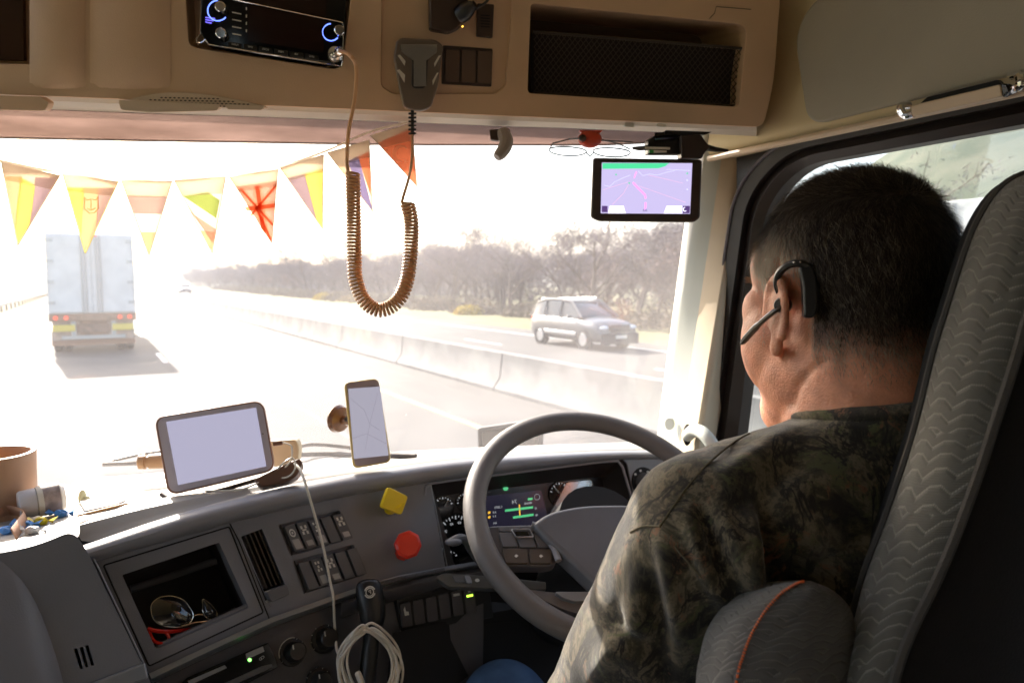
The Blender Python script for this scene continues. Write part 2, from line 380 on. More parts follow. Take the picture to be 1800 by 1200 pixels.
for s in (-1, 1):
    mb = MB(); mb.rbox(A0+.02, A0+.08, min(s*.55, s*1.2), max(s*.55, s*1.2), .78, 1.0); mb.build('reflector_board', ry, tr)
    for q in (.8, 1.1): mb = MB(); mb.lathe(G(A0-.03, s*q, 1.24), FW, [(0, .07), (.04, .07)], 12); mb.build('tail_lamp', tl, tr)
    for aa in (1.3, 2.6):
        for q in (.82, 1.12):
            mb = MB(); mb.lathe(G(A0+aa, s*q-.13, .5), RT, [(0, .3), (.03, .47), (.05, .5), (.21, .5), (.24, .47), (.27, .3)], 24); wl = mb.build('wheel', ty, tr)
    mb = MB(); mb.rbox(A0+.5, A0+.53, min(s*.6, s*1.25), max(s*.6, s*1.25), .25, .75); mb.build('mud_flap', M['rubber'], tr)
for k in range(3): mb = MB(); mb.rbox(A0, A0+.03, -.2+k*.16, -.12+k*.16, 4.0, 4.05); mb.build('marker_lamp', tl, tr)
# white lorry passing on the other carriageway, seen through the side window
wt = thing('lorry', G(4, 15), 'white lorry passing outside beside the driver window', 'lorry')
mb = MB(); mb.rbox(-6.5, 9.2, 13.6, 16.2, 1.2, 3.95); mb.build('box_body', tw, wt, bevel=.03)
mb = MB()
for k in range(14): mb.rbox(-6+k*1.1, -5.95+k*1.1, 13.585, 13.6, 1.25, 3.9)
mb.build('side_rib', alu, wt)
mb = MB(); mb.rbox(3.4, 5.4, 13.58, 13.6, 2.9, 3.3); mb.build('blue_panel', mat('blue_sign', (.12, .2, .6), .5), wt)
mb = MB(); mb.prism([G(a, 13.65, z) for a, z in rnd([(-9.1, .6), (-9.1, 1.9), (-8.7, 3.1), (-6.9, 3.6), (-6.9, .6)], .2)], RT*2.4); mb.build('cab', tw, wt, bevel=.04)
for aa in (-8.2, -3.5, 5.5, 6.9):
    for bb in (13.7, 15.8): mb = MB(); mb.lathe(G(aa, bb, .5), RT, [(0, .3), (.02, .47), (.05, .5), (.25, .5), (.28, .47), (.3, .3)], 20); mb.build('wheel', ty, wt)
# cars of the oncoming traffic
def car(a, b, body, dark, label, plate=True, sc=1.0):
    """heading -FW; local x back, y across"""
    o0 = G(a, b); t = thing('suv', o0, label, 'car')
    def L(x, y, z): return o0 + FW*(x*sc) + RT*(y*sc) + UP*(z*sc)    # x=0 front ... 4.8 rear
    glass = mat('car_glass', (.03, .045, .07), .12, spec=.4); lampm = mat('car_lamp', (.8, .82, .85), .12, spec=.8); rim = mat('car_rim', (.55, .56, .58), .3, metal=.8)
    # lower body lofted over its length
    st = [(0.0, .32, .66, .6, .78), (.08, .25, .94, .84, .87), (.45, .22, 1.08, .99, .94), (1.35, .22, 1.17, 1.08, .97), (2.4, .22, 1.2, 1.1, .98), (3.6, .22, 1.21, 1.12, .97), (4.5, .25, 1.18, 1.08, .94), (4.75, .4, 1.02, .95, .86)]
    rows = []
    for x, z0, z1, zs, hw in st:
        rows.append([L(x, y, z) for y, z in [(-hw*.9, z0), (-hw, z0+.18), (-hw*1.0, zs-.12), (-hw*.93, zs), (-hw*.6, z1), (0, z1+.03), (hw*.6, z1), (hw*.93, zs), (hw, zs-.12), (hw, z0+.18), (hw*.9, z0)]])
    mb = MB(); mb.grid(rows, True, True); bo = mb.build('body', body, t, smooth=40, sub=1)
    cuts = []
    # glasshouse
    st = [(1.2, 1.12, 1.16, .84), (2.0, 1.08, 1.70, .70), (2.6, 1.08, 1.78, .70), (3.8, 1.08, 1.76, .69), (4.42, 1.08, 1.62, .66), (4.68, 1.1, 1.16, .74)]
    rows = [[L(x, y, z) for y, z in [(-.84, z0), (-hw-.02, z1-.06), (-hw*.8, z1), (hw*.8, z1), (hw+.02, z1-.06), (.84, z0)]] for x, z0, z1, hw in st]
    mb = MB(); mb.grid(rows, True, True); mb.build('glasshouse', glass, t, smooth=30)
    mb = MB()
    for s in (-1, 1):
        mb.tube([L(1.15, s*.84, 1.15), L(2.0, s*.68, 1.72), L(2.7, s*.68, 1.79), L(3.8, s*.66, 1.775), L(4.42, s*.63, 1.63), L(4.7, s*.75, 1.14)], .045*sc, 8)
        for x in (2.55, 3.6): mb.tube([L(x, s*.9, 1.12), L(x, s*.73, 1.72)], .035*sc, 6)
    rows = [[L(x, y, z+.025) for y in (-.55, 0, .55)] for x, z in ((2.0, 1.70), (2.6, 1.79), (3.8, 1.77), (4.42, 1.63))]
    mb.grid(rows); mb.grid([[p-UP*.03*sc for p in r] for r in rows]); mb.build('roof', body, t)
    for s in (-1, 1): mb = MB(); mb.tube([L(2.2, s*.62, 1.84), L(4.2, s*.6, 1.77)], .022*sc, 6); mb.build('roof_rail', rim, t)
    for x in (.95, 3.8):
        for s in (-1, 1):
            c = L(x, s*.95, .36)
            mb = MB(); mb.lathe(c, RT*(-s), [(0, .2), (.0, .34), (.03, .37), (.2, .37), (.22, .2)], 28); wl = mb.build('wheel', ty, t)
            mb = MB(); mb.lathe(c+RT*(s*.008), RT*(-s), [(0, .05), (-.005, .22), (.02, .24)], 20)
            mb.build('rim', rim, wl)
            mb = MB(); mb.lathe(L(x, s*.935, .38), RT*(-s), [(-.006, .43), (.05, .43)], 28); mb.build('wheel_arch', dark, t)
    mb = MB(); mb.box(L(-.01, 0, .43), RT*.84*sc, UP*.2*sc, FW*.06*sc); mb.build('bumper', dark, t, bevel=.04)
    mb = MB(); mb.box(L(.02, 0, .8), RT*.46*sc, UP*.12*sc, FW*.05*sc); mb.build('grille', dark, t, bevel=.02)
    mb = MB(); mb.box(L(-.08, 0, .5), RT*.24*sc, UP*.055*sc, FW*.012*sc); mb.build('number_plate', M['white'], t)
    for s in (-1, 1):
        mb = MB(); mb.ell(L(.09, s*.64, .82), .19*sc, .1*sc, .075*sc, RT, FW, UP); mb.build('headlight', lampm, t)
        mb = MB(); mb.ell(L(1.65, s*1.06, 1.16), .12*sc, .06*sc, .08*sc, RT, FW, UP); mb.build('wing_mirror', body, t)
        mb = MB(); mb.box(L(2.4, s*.975, .55), FW*1.05*sc, UP*.06*sc, RT*.02*sc); mb.build('side_trim', rim, t, bevel=.01)
        mb = MB(); mb.ell(L(4.72, s*.68, .95), .08*sc, .05*sc, .16*sc, RT, FW, UP); mb.build('tail_lamp', tl, t)
    return t
silver = mat('silver_paint', (.11, .115, .125), .35, metal=.3, coat=.5); navy = mat('navy_trim', (.008, .011, .025), .6)
car(19.9, 16.2, silver, navy, 'silver grey suv with dark bumper and grille coming the other way', sc=1.0)
whitep = mat('white_paint', (.7, .7, .72), .3, coat=1)
car(150, 15.6, whitep, navy, 'tiny white car far off on the opposite carriageway', sc=1.1)
# woods beyond the opposite carriageway
bark = mat('bark', (.16, .12, .1), .9, var=.3, vs=20)
twm = [mat('twigs_a', (.19, .145, .155), .9, var=.3, vs=1.5), mat('twigs_b', (.22, .18, .185), .9, var=.3, vs=1.5), mat('twigs_c', (.25, .18, .165), .9, var=.3, vs=1.5)]
def tree(seed, h, tm, full=1.0):
    rr = random.Random(seed); t = thing('bare_tree', (0, 0, 0), 'x', 'tree')
    mb = MB(); cr = MB(); tips = []
    def grow(p, d, L, r, lv):
        q = p; pts = [p]
        for k in range(3):
            d = (d + Vector((rr.uniform(-.2, .2), rr.uniform(-.2, .2), rr.uniform(-.02, .15)))).normalized(); q = q + d*L/3; pts.append(q)
        mb.tube(pts, [r, r*.85, r*.7, r*.5], 5 if lv < 2 else 3)
        if lv == 3: tips.extend(pts[1:]); return
        for k in range(4 if lv else 7):
            t_ = rr.uniform(.3, 1) if lv else rr.uniform(.25, 1)
            s = pts[0].lerp(pts[-1], t_) if lv else pts[min(3, int(t_*3))].lerp(pts[min(3, int(t_*3)+1)], t_*3 % 1)
            a = rr.uniform(0, 2*pi); dv = (d*.6 + Vector((cos(a), sin(a), rr.uniform(.1, .6)))*.8).normalized()
            grow(s, dv, L*rr.uniform(.42, .6), r*.45, lv+1)
    grow(Vector((0, 0, -.3)), Vector((0, 0, 1)), h*.8, h*.018, 0)
    for p in tips:
        for k in range(int(9*full)):
            q = p + Vector((rr.gauss(0, .3), rr.gauss(0, .3), rr.gauss(0, .3)))*h/7
            a = Vector((rr.uniform(-1, 1), rr.uniform(-1, 1), rr.uniform(0, 1.6))).normalized()*rr.uniform(.12, .4); b = a.cross(Vector((rr.uniform(-1, 1), rr.uniform(-1, 1), .2))).normalized()*.02
            cr.add([q-a*.5-b, q-a*.5+b, q+a*.5], [(0, 1, 2)])
    mb.build('trunk', bark, t, smooth=60); cr.build('crown', tm, t, smooth=0)
    return t
protos = [tree(1, 6.4, twm[0]), tree(2, 5.6, twm[1]), tree(3, 7.2, twm[0]), tree(5, 4.9, twm[2]), tree(9, 6.8, twm[1], .6)]
tl_lab = 'bare brown tree in the leafless wood beyond the highway'
used = set(); rr = random.Random(3)
for i in range(288):
    row = i % 4; kc = i//4
    b = 25.5 + row*4.2 + rr.uniform(-1.8, 1.8); a = 17 + kc*3.9 + .033*kc*kc + rr.uniform(-2.2, 2.2)
    if b < 22: continue
    k = rr.randrange(5); pr = protos[k]
    t = pr if k not in used else copy_tree(pr); used.add(k)
    t.location = G(a, b + a*.04, -.1); t.rotation_euler = (0, 0, rr.uniform(0, 6.28)); s = rr.uniform(.66, .92)*(1+a*.0006); t.scale = (s*1.5, s*1.5, s)
    tag(t, tl_lab, 'tree', 'bare trees of the wood beyond the highway')
# the depth of the wood behind the countable trees
rr2 = random.Random(8); mb = MB()
for k in range(95000):
    a = -6+560*rr2.random()**1.5; b = 41+rr2.uniform(0, 9)+a*.04; hh = (4.6+1.3*noise.noise(Vector((a*.09, 0, 3)))+.9*noise.noise(Vector((a*.35, 0, 5))))*(1+a*.0008)
    z = hh*(1-(rr2.random()**1.7))*rr2.uniform(.8, 1.05); sc_ = 1+a*.004
    p = G(a, b, z); u = Vector((rr2.uniform(-1, 1), rr2.uniform(-1, 1), rr2.uniform(-.3, 1.8))).normalized()*rr2.uniform(.2, .6)*sc_; v = u.cross(Vector((rr2.uniform(-1, 1), rr2.uniform(-1, 1), .3))).normalized()*.07*sc_
    mb.add([p-u*.5-v, p-u*.5+v, p+u*.5], [(0, 1, 2)])
tag(mb.build('woodland', twm[0], smooth=0), 'hazy mass of bare woodland behind the nearer trees', 'woodland', kind='stuff')
def bush(loc, r, m, label, n=1400, group=None, name='shrub'):
    mb = MB(); q = random.Random(int(loc.x*10)); L = Vector(loc)
    for k in range(n):
        v = Vector((q.gauss(0, 1), q.gauss(0, 1), abs(q.gauss(0, .8)))); v = v.normalized()*(q.random()**.4)*r; v.z *= .62
        a = Vector((q.uniform(-1, 1), q.uniform(-1, 1), q.uniform(-.3, 1))).normalized()*.14; b = a.cross(Vector((q.uniform(-1, 1), q.uniform(-1, 1), q.uniform(-1, 1)))).normalized()*.05
        p = L + v; mb.add([p-a, p+b, p+a, p-b], [(0, 1, 2, 3)])
    return solo(mb.build(name, m, smooth=0), label, 'shrub', group)
ybush = mat('yellow_leaf', (.55, .42, .05), .8, var=.3, vs=3); dbush = mat('brush', (.24, .19, .13), .9, var=.35, vs=2)
bush(G(47, 24.0), 1.2, ybush, 'low yellow green bush at the edge of the wood behind the coiled cord')
bush(G(92, 26.0), 1.6, ybush, 'small yellow bush far along the edge of the wood')
for k in range(60):
    bush(G(20+k*3.4+rr.uniform(-1.5, 1.5), 24.6+k*.1+rr.uniform(-.5, 2.2), -.1), rr.uniform(1.3, 2.9), dbush, 'low brown brush under the bare trees', 1300, 'brown brush at the foot of the wood')
lb = mat('green_brush', (.13, .15, .07), .9, var=.3, vs=1)
for k in range(16):
    a = 120+k*14; bush(G(a, -62-k*7+rr.uniform(-4, 4), -.3), rr.uniform(5, 8), lb, 'dull green tree clump on the far left skyline', 2200, 'green clumps on the left skyline', name='tree_clump')
# ------------------------------------------------------------------ the cab shell
BW = 1.111           # right wall (door side)
def W(a, z, o=0.0): return G(a, BW-o, EYE+z)      # point on the right wall, o metres towards the cab
def sheet3(name, pts, m): mb = MB(); mb.poly(pts); return tag(mb.build(name, m, smooth=0), kind='structure')
carpet = mat('cab_carpet', (.03, .027, .025), .95, bump=.5, bs=300)
trimdk = mat('cab_back_trim', (.2, .18, .155), .9, bump=.3, bs=200)
mb = MB(); mb.rbox(-1.6, 1.6, -1.2, 1.2, EYE-1.55, EYE-1.5); tag(mb.build('floor', carpet), kind='structure')
mb = MB(); mb.rbox(-1.66, -1.6, -1.2, 1.2, EYE-1.5, EYE+.75); tag(mb.build('wall_back', trimdk), kind='structure')
mb = MB(); mb.rbox(-1.66, 1.05, -1.3, 1.3, EYE+.75, EYE+.8); tag(mb.build('ceiling', M['roof']), kind='structure')
# left wall with the passenger window
mb = MB()
mb.rbox(-1.6, 1.2, -1.3, -1.24, EYE-1.5, EYE-.42); mb.rbox(-1.6, 1.2, -1.3, -1.24, EYE+.24, EYE+.75); mb.rbox(-1.6, -.4, -1.3, -1.24, EYE-.42, EYE+.24)
tag(mb.build('wall_left', trimdk), kind='structure')
mb = MB(); mb.rbox(-.4, 1.2, -1.27, -1.266, EYE-.42, EYE+.24)
solo(mb.build('passenger_window', glassmat('side_glass_a', veil=.01, gloss=.05), smooth=0), 'passenger side window pane on the far left of the cab', 'window')
# front bulkhead under the dashboard
mb = MB(); mb.prism([P(-900, 1900, 1.75), P(2000, 1900, 1.75), PZ(1240, 800, -.45)+FW*.1, PZ(-600, 980, -.45)+FW*.1], FW*.05); tag(mb.build('wall_front', M['blackm']), kind='structure')

# driver's door: wall with window opening, black rubber frame, glass
door = thing('driver_door', G(.6, BW, EYE-.5), 'driver door with black rubber window frame on the right', 'door')
glassL = rnd([(1.01, -.5), (.935, .14), (.86, .207), (-.15, .225), (-.15, -.5)], [.04, .07, .09, .05, .04], 6)
outL = rnd([(1.13, -.56), (1.0, .185), (.9, .262), (-.25, .29), (-.25, -.56)], [.05, .08, .11, .05, .04], 6)
midL = [((a[0]*.55+b[0]*.45), (a[1]*.55+b[1]*.45)) for a, b in zip(glassL, outL)]
mb = MB(); ring = lambda L, o: [W(a, z, o) for a, z in L]
mb.grid([ring(outL, -.02), ring(outL, .012), ring([((m[0]*.3+o[0]*.7), (m[1]*.3+o[1]*.7)) for m, o in zip(midL, outL)], .028), ring(midL, .022)], True)
mb.grid([ring(midL, .022), ring(midL, .006), ring([((m[0]*.5+o[0]*.5), (m[1]*.5+o[1]*.5)) for m, o in zip(midL, glassL)], .012), ring(glassL, .0), ring(glassL, -.03)], True)
mb.build('rubber_frame', M['rubber'], door, smooth=30)
mb = MB(); mb.poly([W(a, z, -.02) for a, z in outL]); mb.build('window_pane', glassmat('side_glass', tint=(.93, .97, .96), veil=.012, gloss=.1), door, smooth=0)
mb = MB(); n = len(outL)
big = []
for a, z in outL:
    da = a-.45; dz = z+.15; k = min((1.15-.45 if da > 0 else 2.05)/max(abs(da), 1e-6), (.9 if dz > 0 else 1.35)/max(abs(dz), 1e-6)); big.append((.45+da*k, -.15+dz*k))
mb.grid([ring(outL, .004), ring(big, .004), ring(big, -.04), ring(outL, -.04)], True); mb.build('door_panel', M['rubber'], door, smooth=20)
# thin bright seam line inside the frame
mb = MB(); mb.tube([W(a, z, .028) for a, z in [((m[0]*.35+o[0]*.65), (m[1]*.35+o[1]*.65)) for m, o in zip(midL, outL)]], .0035, 6, True); mb.build('seal_lip', mat('seal_lip', (.1, .09, .11), .3), door)

# upper side lining: cream panel from the window frame up to the roof, with the storage visor
WP = Pl(W(.5, 0, .03), RT*-1)
lining = thing('side_lining', W(.5, .35), 'cream curved lining panel over the driver window', 'lining panel')
rows = []
for i in range(15):
    a = -1.0 + i*.145; zz = .252 + (.0 if a < .9 else -.02*(a-.9)) - .012*max(0, (a-.3))
    rows.append([W(a, zz, .0), W(a, zz, .05), W(a, zz+.012, .062), W(a, zz+.03, .058), W(a, zz+.08, .05), W(a, zz+.2, .06), W(a, zz+.34, .12), W(a, zz+.5, .3)])
mb = MB(); mb.grid(rows); mb.build('panel', M['roof'], lining, smooth=60, sub=1)
mb = MB(); mb.tube([W(-1.0+i*.145, .247-.012*max(0, (-1.0+i*.145-.3)), .055) for i in range(15)], .006, 8); mb.build('edge_bead', M['beige2'], lining)
V = Pl(W(.5, .3, .075), RT*-1 + Vector((0, 0, -.12)))
vis = thing('storage_visor', V.at(1600, 100), 'large olive vinyl sun visor folded against the side lining', 'sun visor')
mb = MB(); mb.slab(V, rnd([(1391, 40), (1419, 222), (1860, 112), (1900, -140), (1500, -60)], [60, 34, 30, 20, 60], 8), .0, .022); mb.build('panel', M['visor'], vis, bevel=.005, seg=3)
hd = thing('grab_handle', V.at(1680, 180), 'beige grab handle with chrome ends above the driver window', 'grab handle')
mb = MB(); mb.tube(spl([V.at(1598, 186, .0), V.at(1583, 188, .016), V.at(1590, 203, .018), V.at(1606, 200, .018)], 6), .0055, 10); mb.build('chrome_end', M['chrome'], hd)
mb = MB(); mb.tube(spl([V.at(1778, 134, .0), V.at(1791, 134, .016), V.at(1791, 152, .018), V.at(1768, 163, .018)], 6), .0055, 10); mb.build('chrome_end', M['chrome'], hd)
mb = MB(); mb.slab(V, rnd([(1600, 186), (1603, 206), (1762, 170), (1758, 148), (1620, 181)], 6), .03, .018); mb.build('grip', M['beige2'], hd, bevel=.004)
mb = MB(); mb.slab(V, [(1612, 187), (1764, 151), (1752, 141), (1630, 171)], .012, .010); mb.build('gap_shade', M['blackm'], hd, smooth=0)  # raised black slab, painting the shade of the dark gap behind the grip
mb = MB(); mb.slab(V, [(1757, 146), (1762, 172), (1775, 160), (1770, 148)], .028, .014); mb.build('clip', M['gloss'], hd, bevel=.002)
# A pillar
pil = thing('windscreen_pillar', P(1220, 520, 1.45), 'beige windscreen pillar between windscreen and driver window', 'pillar')
ys = [215, 270, 350, 450, 550, 650, 760, 860]
def lx(y): return 1229+(215-y)*.132 if y < 800 else 1150
def rx_(y): return 1322-(y-270)*.178
rows = []
for y in ys:
    l = lx(y); r = rx_(y)+25; dl = 1.58 - (760-y)*.00033; dr = 1.43
    rows.append([P(l-2, y, dl+.05), P(l, y, dl), P(l+8, y, dl-.015), P(l*.62+r*.38, y, dl*.55+dr*.45-.02), P(l*.3+r*.7, y, dr-.03), P(r-25, y, dr-.012), P(r, y, dr+.03)])
mb = MB(); mb.grid([r[3:] for r in rows]); mb.build('cover', M['pillar'], pil, smooth=60, sub=1)
mb = MB(); mb.grid([r[:4] for r in rows]); mb.build('edge_trim', M['pale'], pil, smooth=60, sub=1)
mb = MB(); cpl = tiltpl(P(1165, 740, 1.53), P(1195, 740, 1.5), 0); mb.slab(cpl, circ(1176, 745, 8, 11), .004, .006); mb.build('cap', M['pale'], pil, bevel=.001)
gh = thing('pillar_handle', P(1225, 765, 1.35), 'grey curved grab handle on the pillar behind the steering wheel', 'grab handle')
mb = MB(); mb.tube(spl([P(1209, 765, 1.42), P(1222, 756, 1.37), P(1240, 765, 1.32), P(1262, 800, 1.3), P(1285, 860, 1.3), P(1285, 920, 1.33), P(1275, 950, 1.4)], 6), .0125, 12); mb.build('grip', M['pale'], gh)
mb = MB(); mb.ell(P(1208, 764, 1.425), .009, .01, .022); mb.build('socket', M['blackm'], gh)

# ------------------------------------------------------------------ windscreen
WB = [(-520, 930), (-200, 888), (60, 863), (290, 843), (420, 832), (540, 818), (640, 808), (760, 801), (900, 794), (1050, 789), (1190, 784)]
wbp = [PZ(x, y, -.375) for x, y in WB]
WT = [(-520, 160), (-200, 175), (0, 186), (250, 196), (400, 200), (520, 205), (640, 208), (760, 213), (900, 219), (1060, 224), (1250, 226)]
wtp = [P(x, y, 1.09+.23*(x+200)/1450) for x, y in WT]
wrows = []
for k in range(9):
    t = k/8; wrows.append([a.lerp(b, t)+FW*(.03*sin(pi*t)) for a, b in zip(wbp, wtp)])
ws = thing('windscreen', wbp[5], 'wide dusty windscreen across the front of the cab', 'windscreen')
mb = MB(); mb.grid(wrows); mb.build('glass_pane', glassmat('windscreen_glass', veil=.05, gloss=.05, vcol=(1, .94, .93)), ws, smooth=60, sub=1)
# tinted band along the top edge
bm_ = bpy.data.materials.new('shade_band'); bm_.use_nodes = True; n = bm_.node_tree.nodes; l = bm_.node_tree.links; out = n['Material Output']; n.remove(n['Principled BSDF'])
t1 = n.new('ShaderNodeBsdfTransparent'); t1.inputs[0].default_value = (.22, .16, .15, 1); t2 = n.new('ShaderNodeBsdfTranslucent'); mx = n.new('ShaderNodeMixShader')
tc = n.new('ShaderNodeTexCoord'); mp = n.new('ShaderNodeMapping'); mp.inputs['Scale'].default_value = (1, 1, 6); no = n.new('ShaderNodeTexNoise'); no.inputs['Scale'].default_value = 5; no.inputs['Detail'].default_value = 8
rp = n.new('ShaderNodeValToRGB'); rp.color_ramp.elements[0].position = .35; rp.color_ramp.elements[0].color = (.03, .016, .012, 1); rp.color_ramp.elements[1].position = .68; rp.color_ramp.elements[1].color = (.1, .065, .055, 1)
l.new(tc.outputs['Object'], mp.inputs[0]); l.new(mp.outputs[0], no.inputs[0]); l.new(no.outputs[0], rp.inputs[0]); l.new(rp.outputs[0], t2.inputs[0]); mx.inputs[0].default_value = .85; l.new(t1.outputs[0], mx.inputs[1]); l.new(t2.outputs[0], mx.inputs[2]); l.new(mx.outputs[0], out.inputs[0])
SB = [(-520, 215), (-200, 232), (0, 245), (250, 250), (400, 252), (520, 254), (640, 256), (760, 257), (900, 257), (1060, 257), (1200, 250)]
def wpt(x, y, off=0.0):      # a point on the windscreen, off metres towards the cab
    best = None; r = ray(x, y)
    for i in range(8):
        for j in range(len(WB)-1):
            a, b, c, d = wrows[i][j], wrows[i][j+1], wrows[i+1][j+1], wrows[i+1][j]
            for tri in ((a, b, c), (a, c, d)):
                nn = (tri[1]-tri[0]).cross(tri[2]-tri[0])
                if abs(r.dot(nn)) < 1e-9: continue
                t = (tri[0]-CAM).dot(nn)/r.dot(nn); p = CAM+r*t
                s = [((tri[(k+1) % 3]-tri[k]).cross(p-tri[k])).dot(nn) for k in range(3)]
                if min(s) >= -1e-9 or max(s) <= 1e-9: best = t
    return CAM + r*((best or 1.4)-off)
mb = MB(); rws = []
for k in range(4):
    rws.append([wpt(x, y0+(y1-y0)*k/3*.99, .006) for (x, y1), (x0, y0) in zip(SB, [(xx, yy+2) for xx, yy in WT])])
mb.grid(rws); mb.build('shade_band', bm_, ws, smooth=60)
mb = MB(); mb.tube([r+Vector((0, 0, .002)) for r in rws[-1]], .0016, 5); mb.build('band_edge', mat('band_edge', (.35, .3, .3), .4), ws)
# lower rubber seal and scuttle
mb = MB(); mb.tube([p+Vector((0, 0, .001)) for p in wbp], .0035, 6); mb.build('seal', mat('seal_grey', (.15, .14, .16), .5), ws)
# ------------------------------------------------------------------ overhead console
K = pl3(P(0, 165, 1.0), P(1340, 222, 1.22), P(700, -38, 1.05))
con = thing('overhead_console', K.at(700, 100), 'long beige overhead console above the windscreen with radio bay and net shelf', 'console')
depthv = FW*.34*-1
mb = MB()
outl = rnd([(-560, -330), (-560, 143), (-60, 163), (1341, 224), (1360, 150), (1376, -60), (1390, -330)], [5, 5, 5, 16, 60, 60, 5], 6)
mb.slab(K, outl, 0, .22); body = mb.build('shell', M['beige'], con, bevel=.012, seg=4)
def carve(px, r, d, pl=K, off=.02, k=5): m = MB(); m.slab(pl, rnd(px, r, k), off, d+off); return m
cut(body, [carve([(938, 3), (1325, 41), (1309, 188), (932, 163)], [8, 22, 10, 8], .17),
           carve([(317, -60), (326, 80), (600, 122), (622, -60)], [3, 14, 22, 3], .05),
           carve([(-400, -200), (-400, 100), (46, 112), (40, -200)], [10, 10, 6, 10], .12),
           carve([(672, -90), (670, 150), (690, 164), (875, 164), (893, 150), (912, -90)], [5, 8, 8, 8, 8, 5], .006)])
mb = MB(); mb.slab(K, [(-395, -195), (-395, 95), (42, 107), (36, -195)], -.1, .01); mb.build('pocket_shade', mat('pocket_shade', (.05, .022, .01), .8), con, smooth=0)  # dark panel added inside the pocket, its shade put into the colour
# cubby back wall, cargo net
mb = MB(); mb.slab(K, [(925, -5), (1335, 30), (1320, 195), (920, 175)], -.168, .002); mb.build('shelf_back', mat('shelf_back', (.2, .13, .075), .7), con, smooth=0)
nm = mat('net_cord', (.055, .04, .03), .8); mb = MB()
nx0, nx1, ny0, ny1 = (936, 1311, 0, 0)
def netp(s, t):   # s along, t down, a slightly bellied net
    x = 938+s*(1312-938); yt = 56+s*30; yb = 162+s*25
    return K.at(x, yt+(yb-yt)*t, -.012-.006*sin(pi*t))
for k in range(-9, 40):
    a = []; b = []
    for q in range(9):
        t = q/8; s1 = k/39+t*.21; s2 = k/39+.21-t*.21
        if 0 <= s1 <= 1: a.append(netp(s1, t))
        if 0 <= s2 <= 1: b.append(netp(s2, t))
    if len(a) > 1: mb.tube(a, .0007, 4)
    if len(b) > 1: mb.tube(b, .0007, 4)
mb.tube([netp(q/12, 0) for q in range(13)], .0022, 6); mb.tube([netp(q/12, 1) for q in range(13)], .0018, 6)
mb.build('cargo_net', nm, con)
mb = MB(); mb.grid([[netp(q/12, t/4)-K.n*.02 for q in range(13)] for t in range(5)]); mb.build('net_dark_sheet', mat('net_dark_sheet', (.02, .012, .008), .9), con)  # plain dark sheet set just behind the net
# switch module
mb = MB(); mb.slab(K, rnd([(778, 80), (776, 148), (864, 153), (866, 86)], 3), -.004, .004); bl = mb.build('switch_bay', M['brown'], con, bevel=.001)
for k in range(3):
    x0 = 783+k*28.5; mb = MB(); mb.slab(K, rnd([(x0, 87+k), (x0-1, 143+k*1.5), (x0+24, 144+k*1.5), (x0+25, 88+k)], 2), .0015, .005); mb.build('blank_switch', mat('blank_brown', (.11, .065, .04), .5, bump=.2, bs=800) if k == 0 else bpy.data.materials['blank_brown'], con, bevel=.0012)
mb = MB(); mb.slab(K, rnd([(839, 6), (838, 64), (866, 67), (869, 8)], 3), .004, .01); sw = mb.build('switch', M['brown'], con, bevel=.0015)
for k in range(5): mb = MB(); mb.slab(K, [(845, 26+k*5), (845, 28+k*5), (861, 29+k*5), (861, 27+k*5)], .0048, .001); mb.build('grip_line', M['blackm'], sw, smooth=0)
# lower trims and speaker grille
mb = MB(); mb.slab(K, rnd([(-300, 158), (-300, 188), (80, 195), (86, 180), (70, 170)], [2, 2, 7, 4, 3]), .006, .02); mb.build('lower_trim', M['beige'], con, bevel=.003)
mb = MB(); mb.slab(K, rnd([(208, 176), (212, 194), (262, 198), (382, 195), (388, 183)], [3, 7, 3, 6, 3]), .006, .02); mb.build('lower_trim', M['beige2'], con, bevel=.003)
mb = MB(); mb.slab(K, rnd([(396, 183), (400, 193), (460, 194), (466, 186)], [3, 4, 4, 3]), .005, .02); mb.build('lower_trim', M['beige2'], con, bevel=.002)
# underside: pale strips that step down to the windscreen
mb = MB(); xs = [-520, -200, 0, 250, 480, 700, 900, 1100, 1330]
def kb(x): return 165+x*.0425
rows = [[K.at(x, kb(x)-3, -.02) for x in xs], [K.at(x, kb(x)+9, -.03) for x in xs], [K.at(x, kb(x)+10, -.045) for x in xs], [K.at(x, kb(x)+18, -.06) for x in xs]]
rows.append([wpt(x, y+4, -.004) for x, y in zip(xs, [160, 175, 186, 196, 203, 211, 219, 224, 226])])
mb.grid(rows); mb.build('underside', mat('pale_cream', (.62, .55, .46), .5, bump=.2, bs=600), con, smooth=30)
GP = K
def gpx(s, t): return (228+s*240, 186-t*(1.0)*26*max(0, sin(pi*min(1, s*1.02)))**.8+s*3)
mb = MB(); top = [(232+s*238/16, 187-20*max(0, sin(pi*(s/16)**.75))**.9+s*.25) for s in range(17)]; bot = [(470-s*238/16, 190-s*.2) for s in range(17)]
mb.slab(K, [(x-12+24*(i > 8)*0, y-6) for i, (x, y) in enumerate(top)]+bot, .004, .01); mb.build('grille_plate', M['beige2'], con, bevel=.001)
mb = MB()
for r_ in range(5):
    for c_ in range(30):
        x = 242+c_*7.6+(r_ % 2)*3.8; y = 184-r_*4.4+(x-232)*.02
        s = (x-232)/238
        if 0 < s < 1 and y > 190-20*sin(pi*s**.75)**.9-3+s*4: mb.slab(K, circ(x, y, 2.3, 1.15, 10), .0046, .0005)
mb.build('grille_hole', M['brown'], con, smooth=0); 
COL.objects['grille_hole']['kind'] = 'stuff'
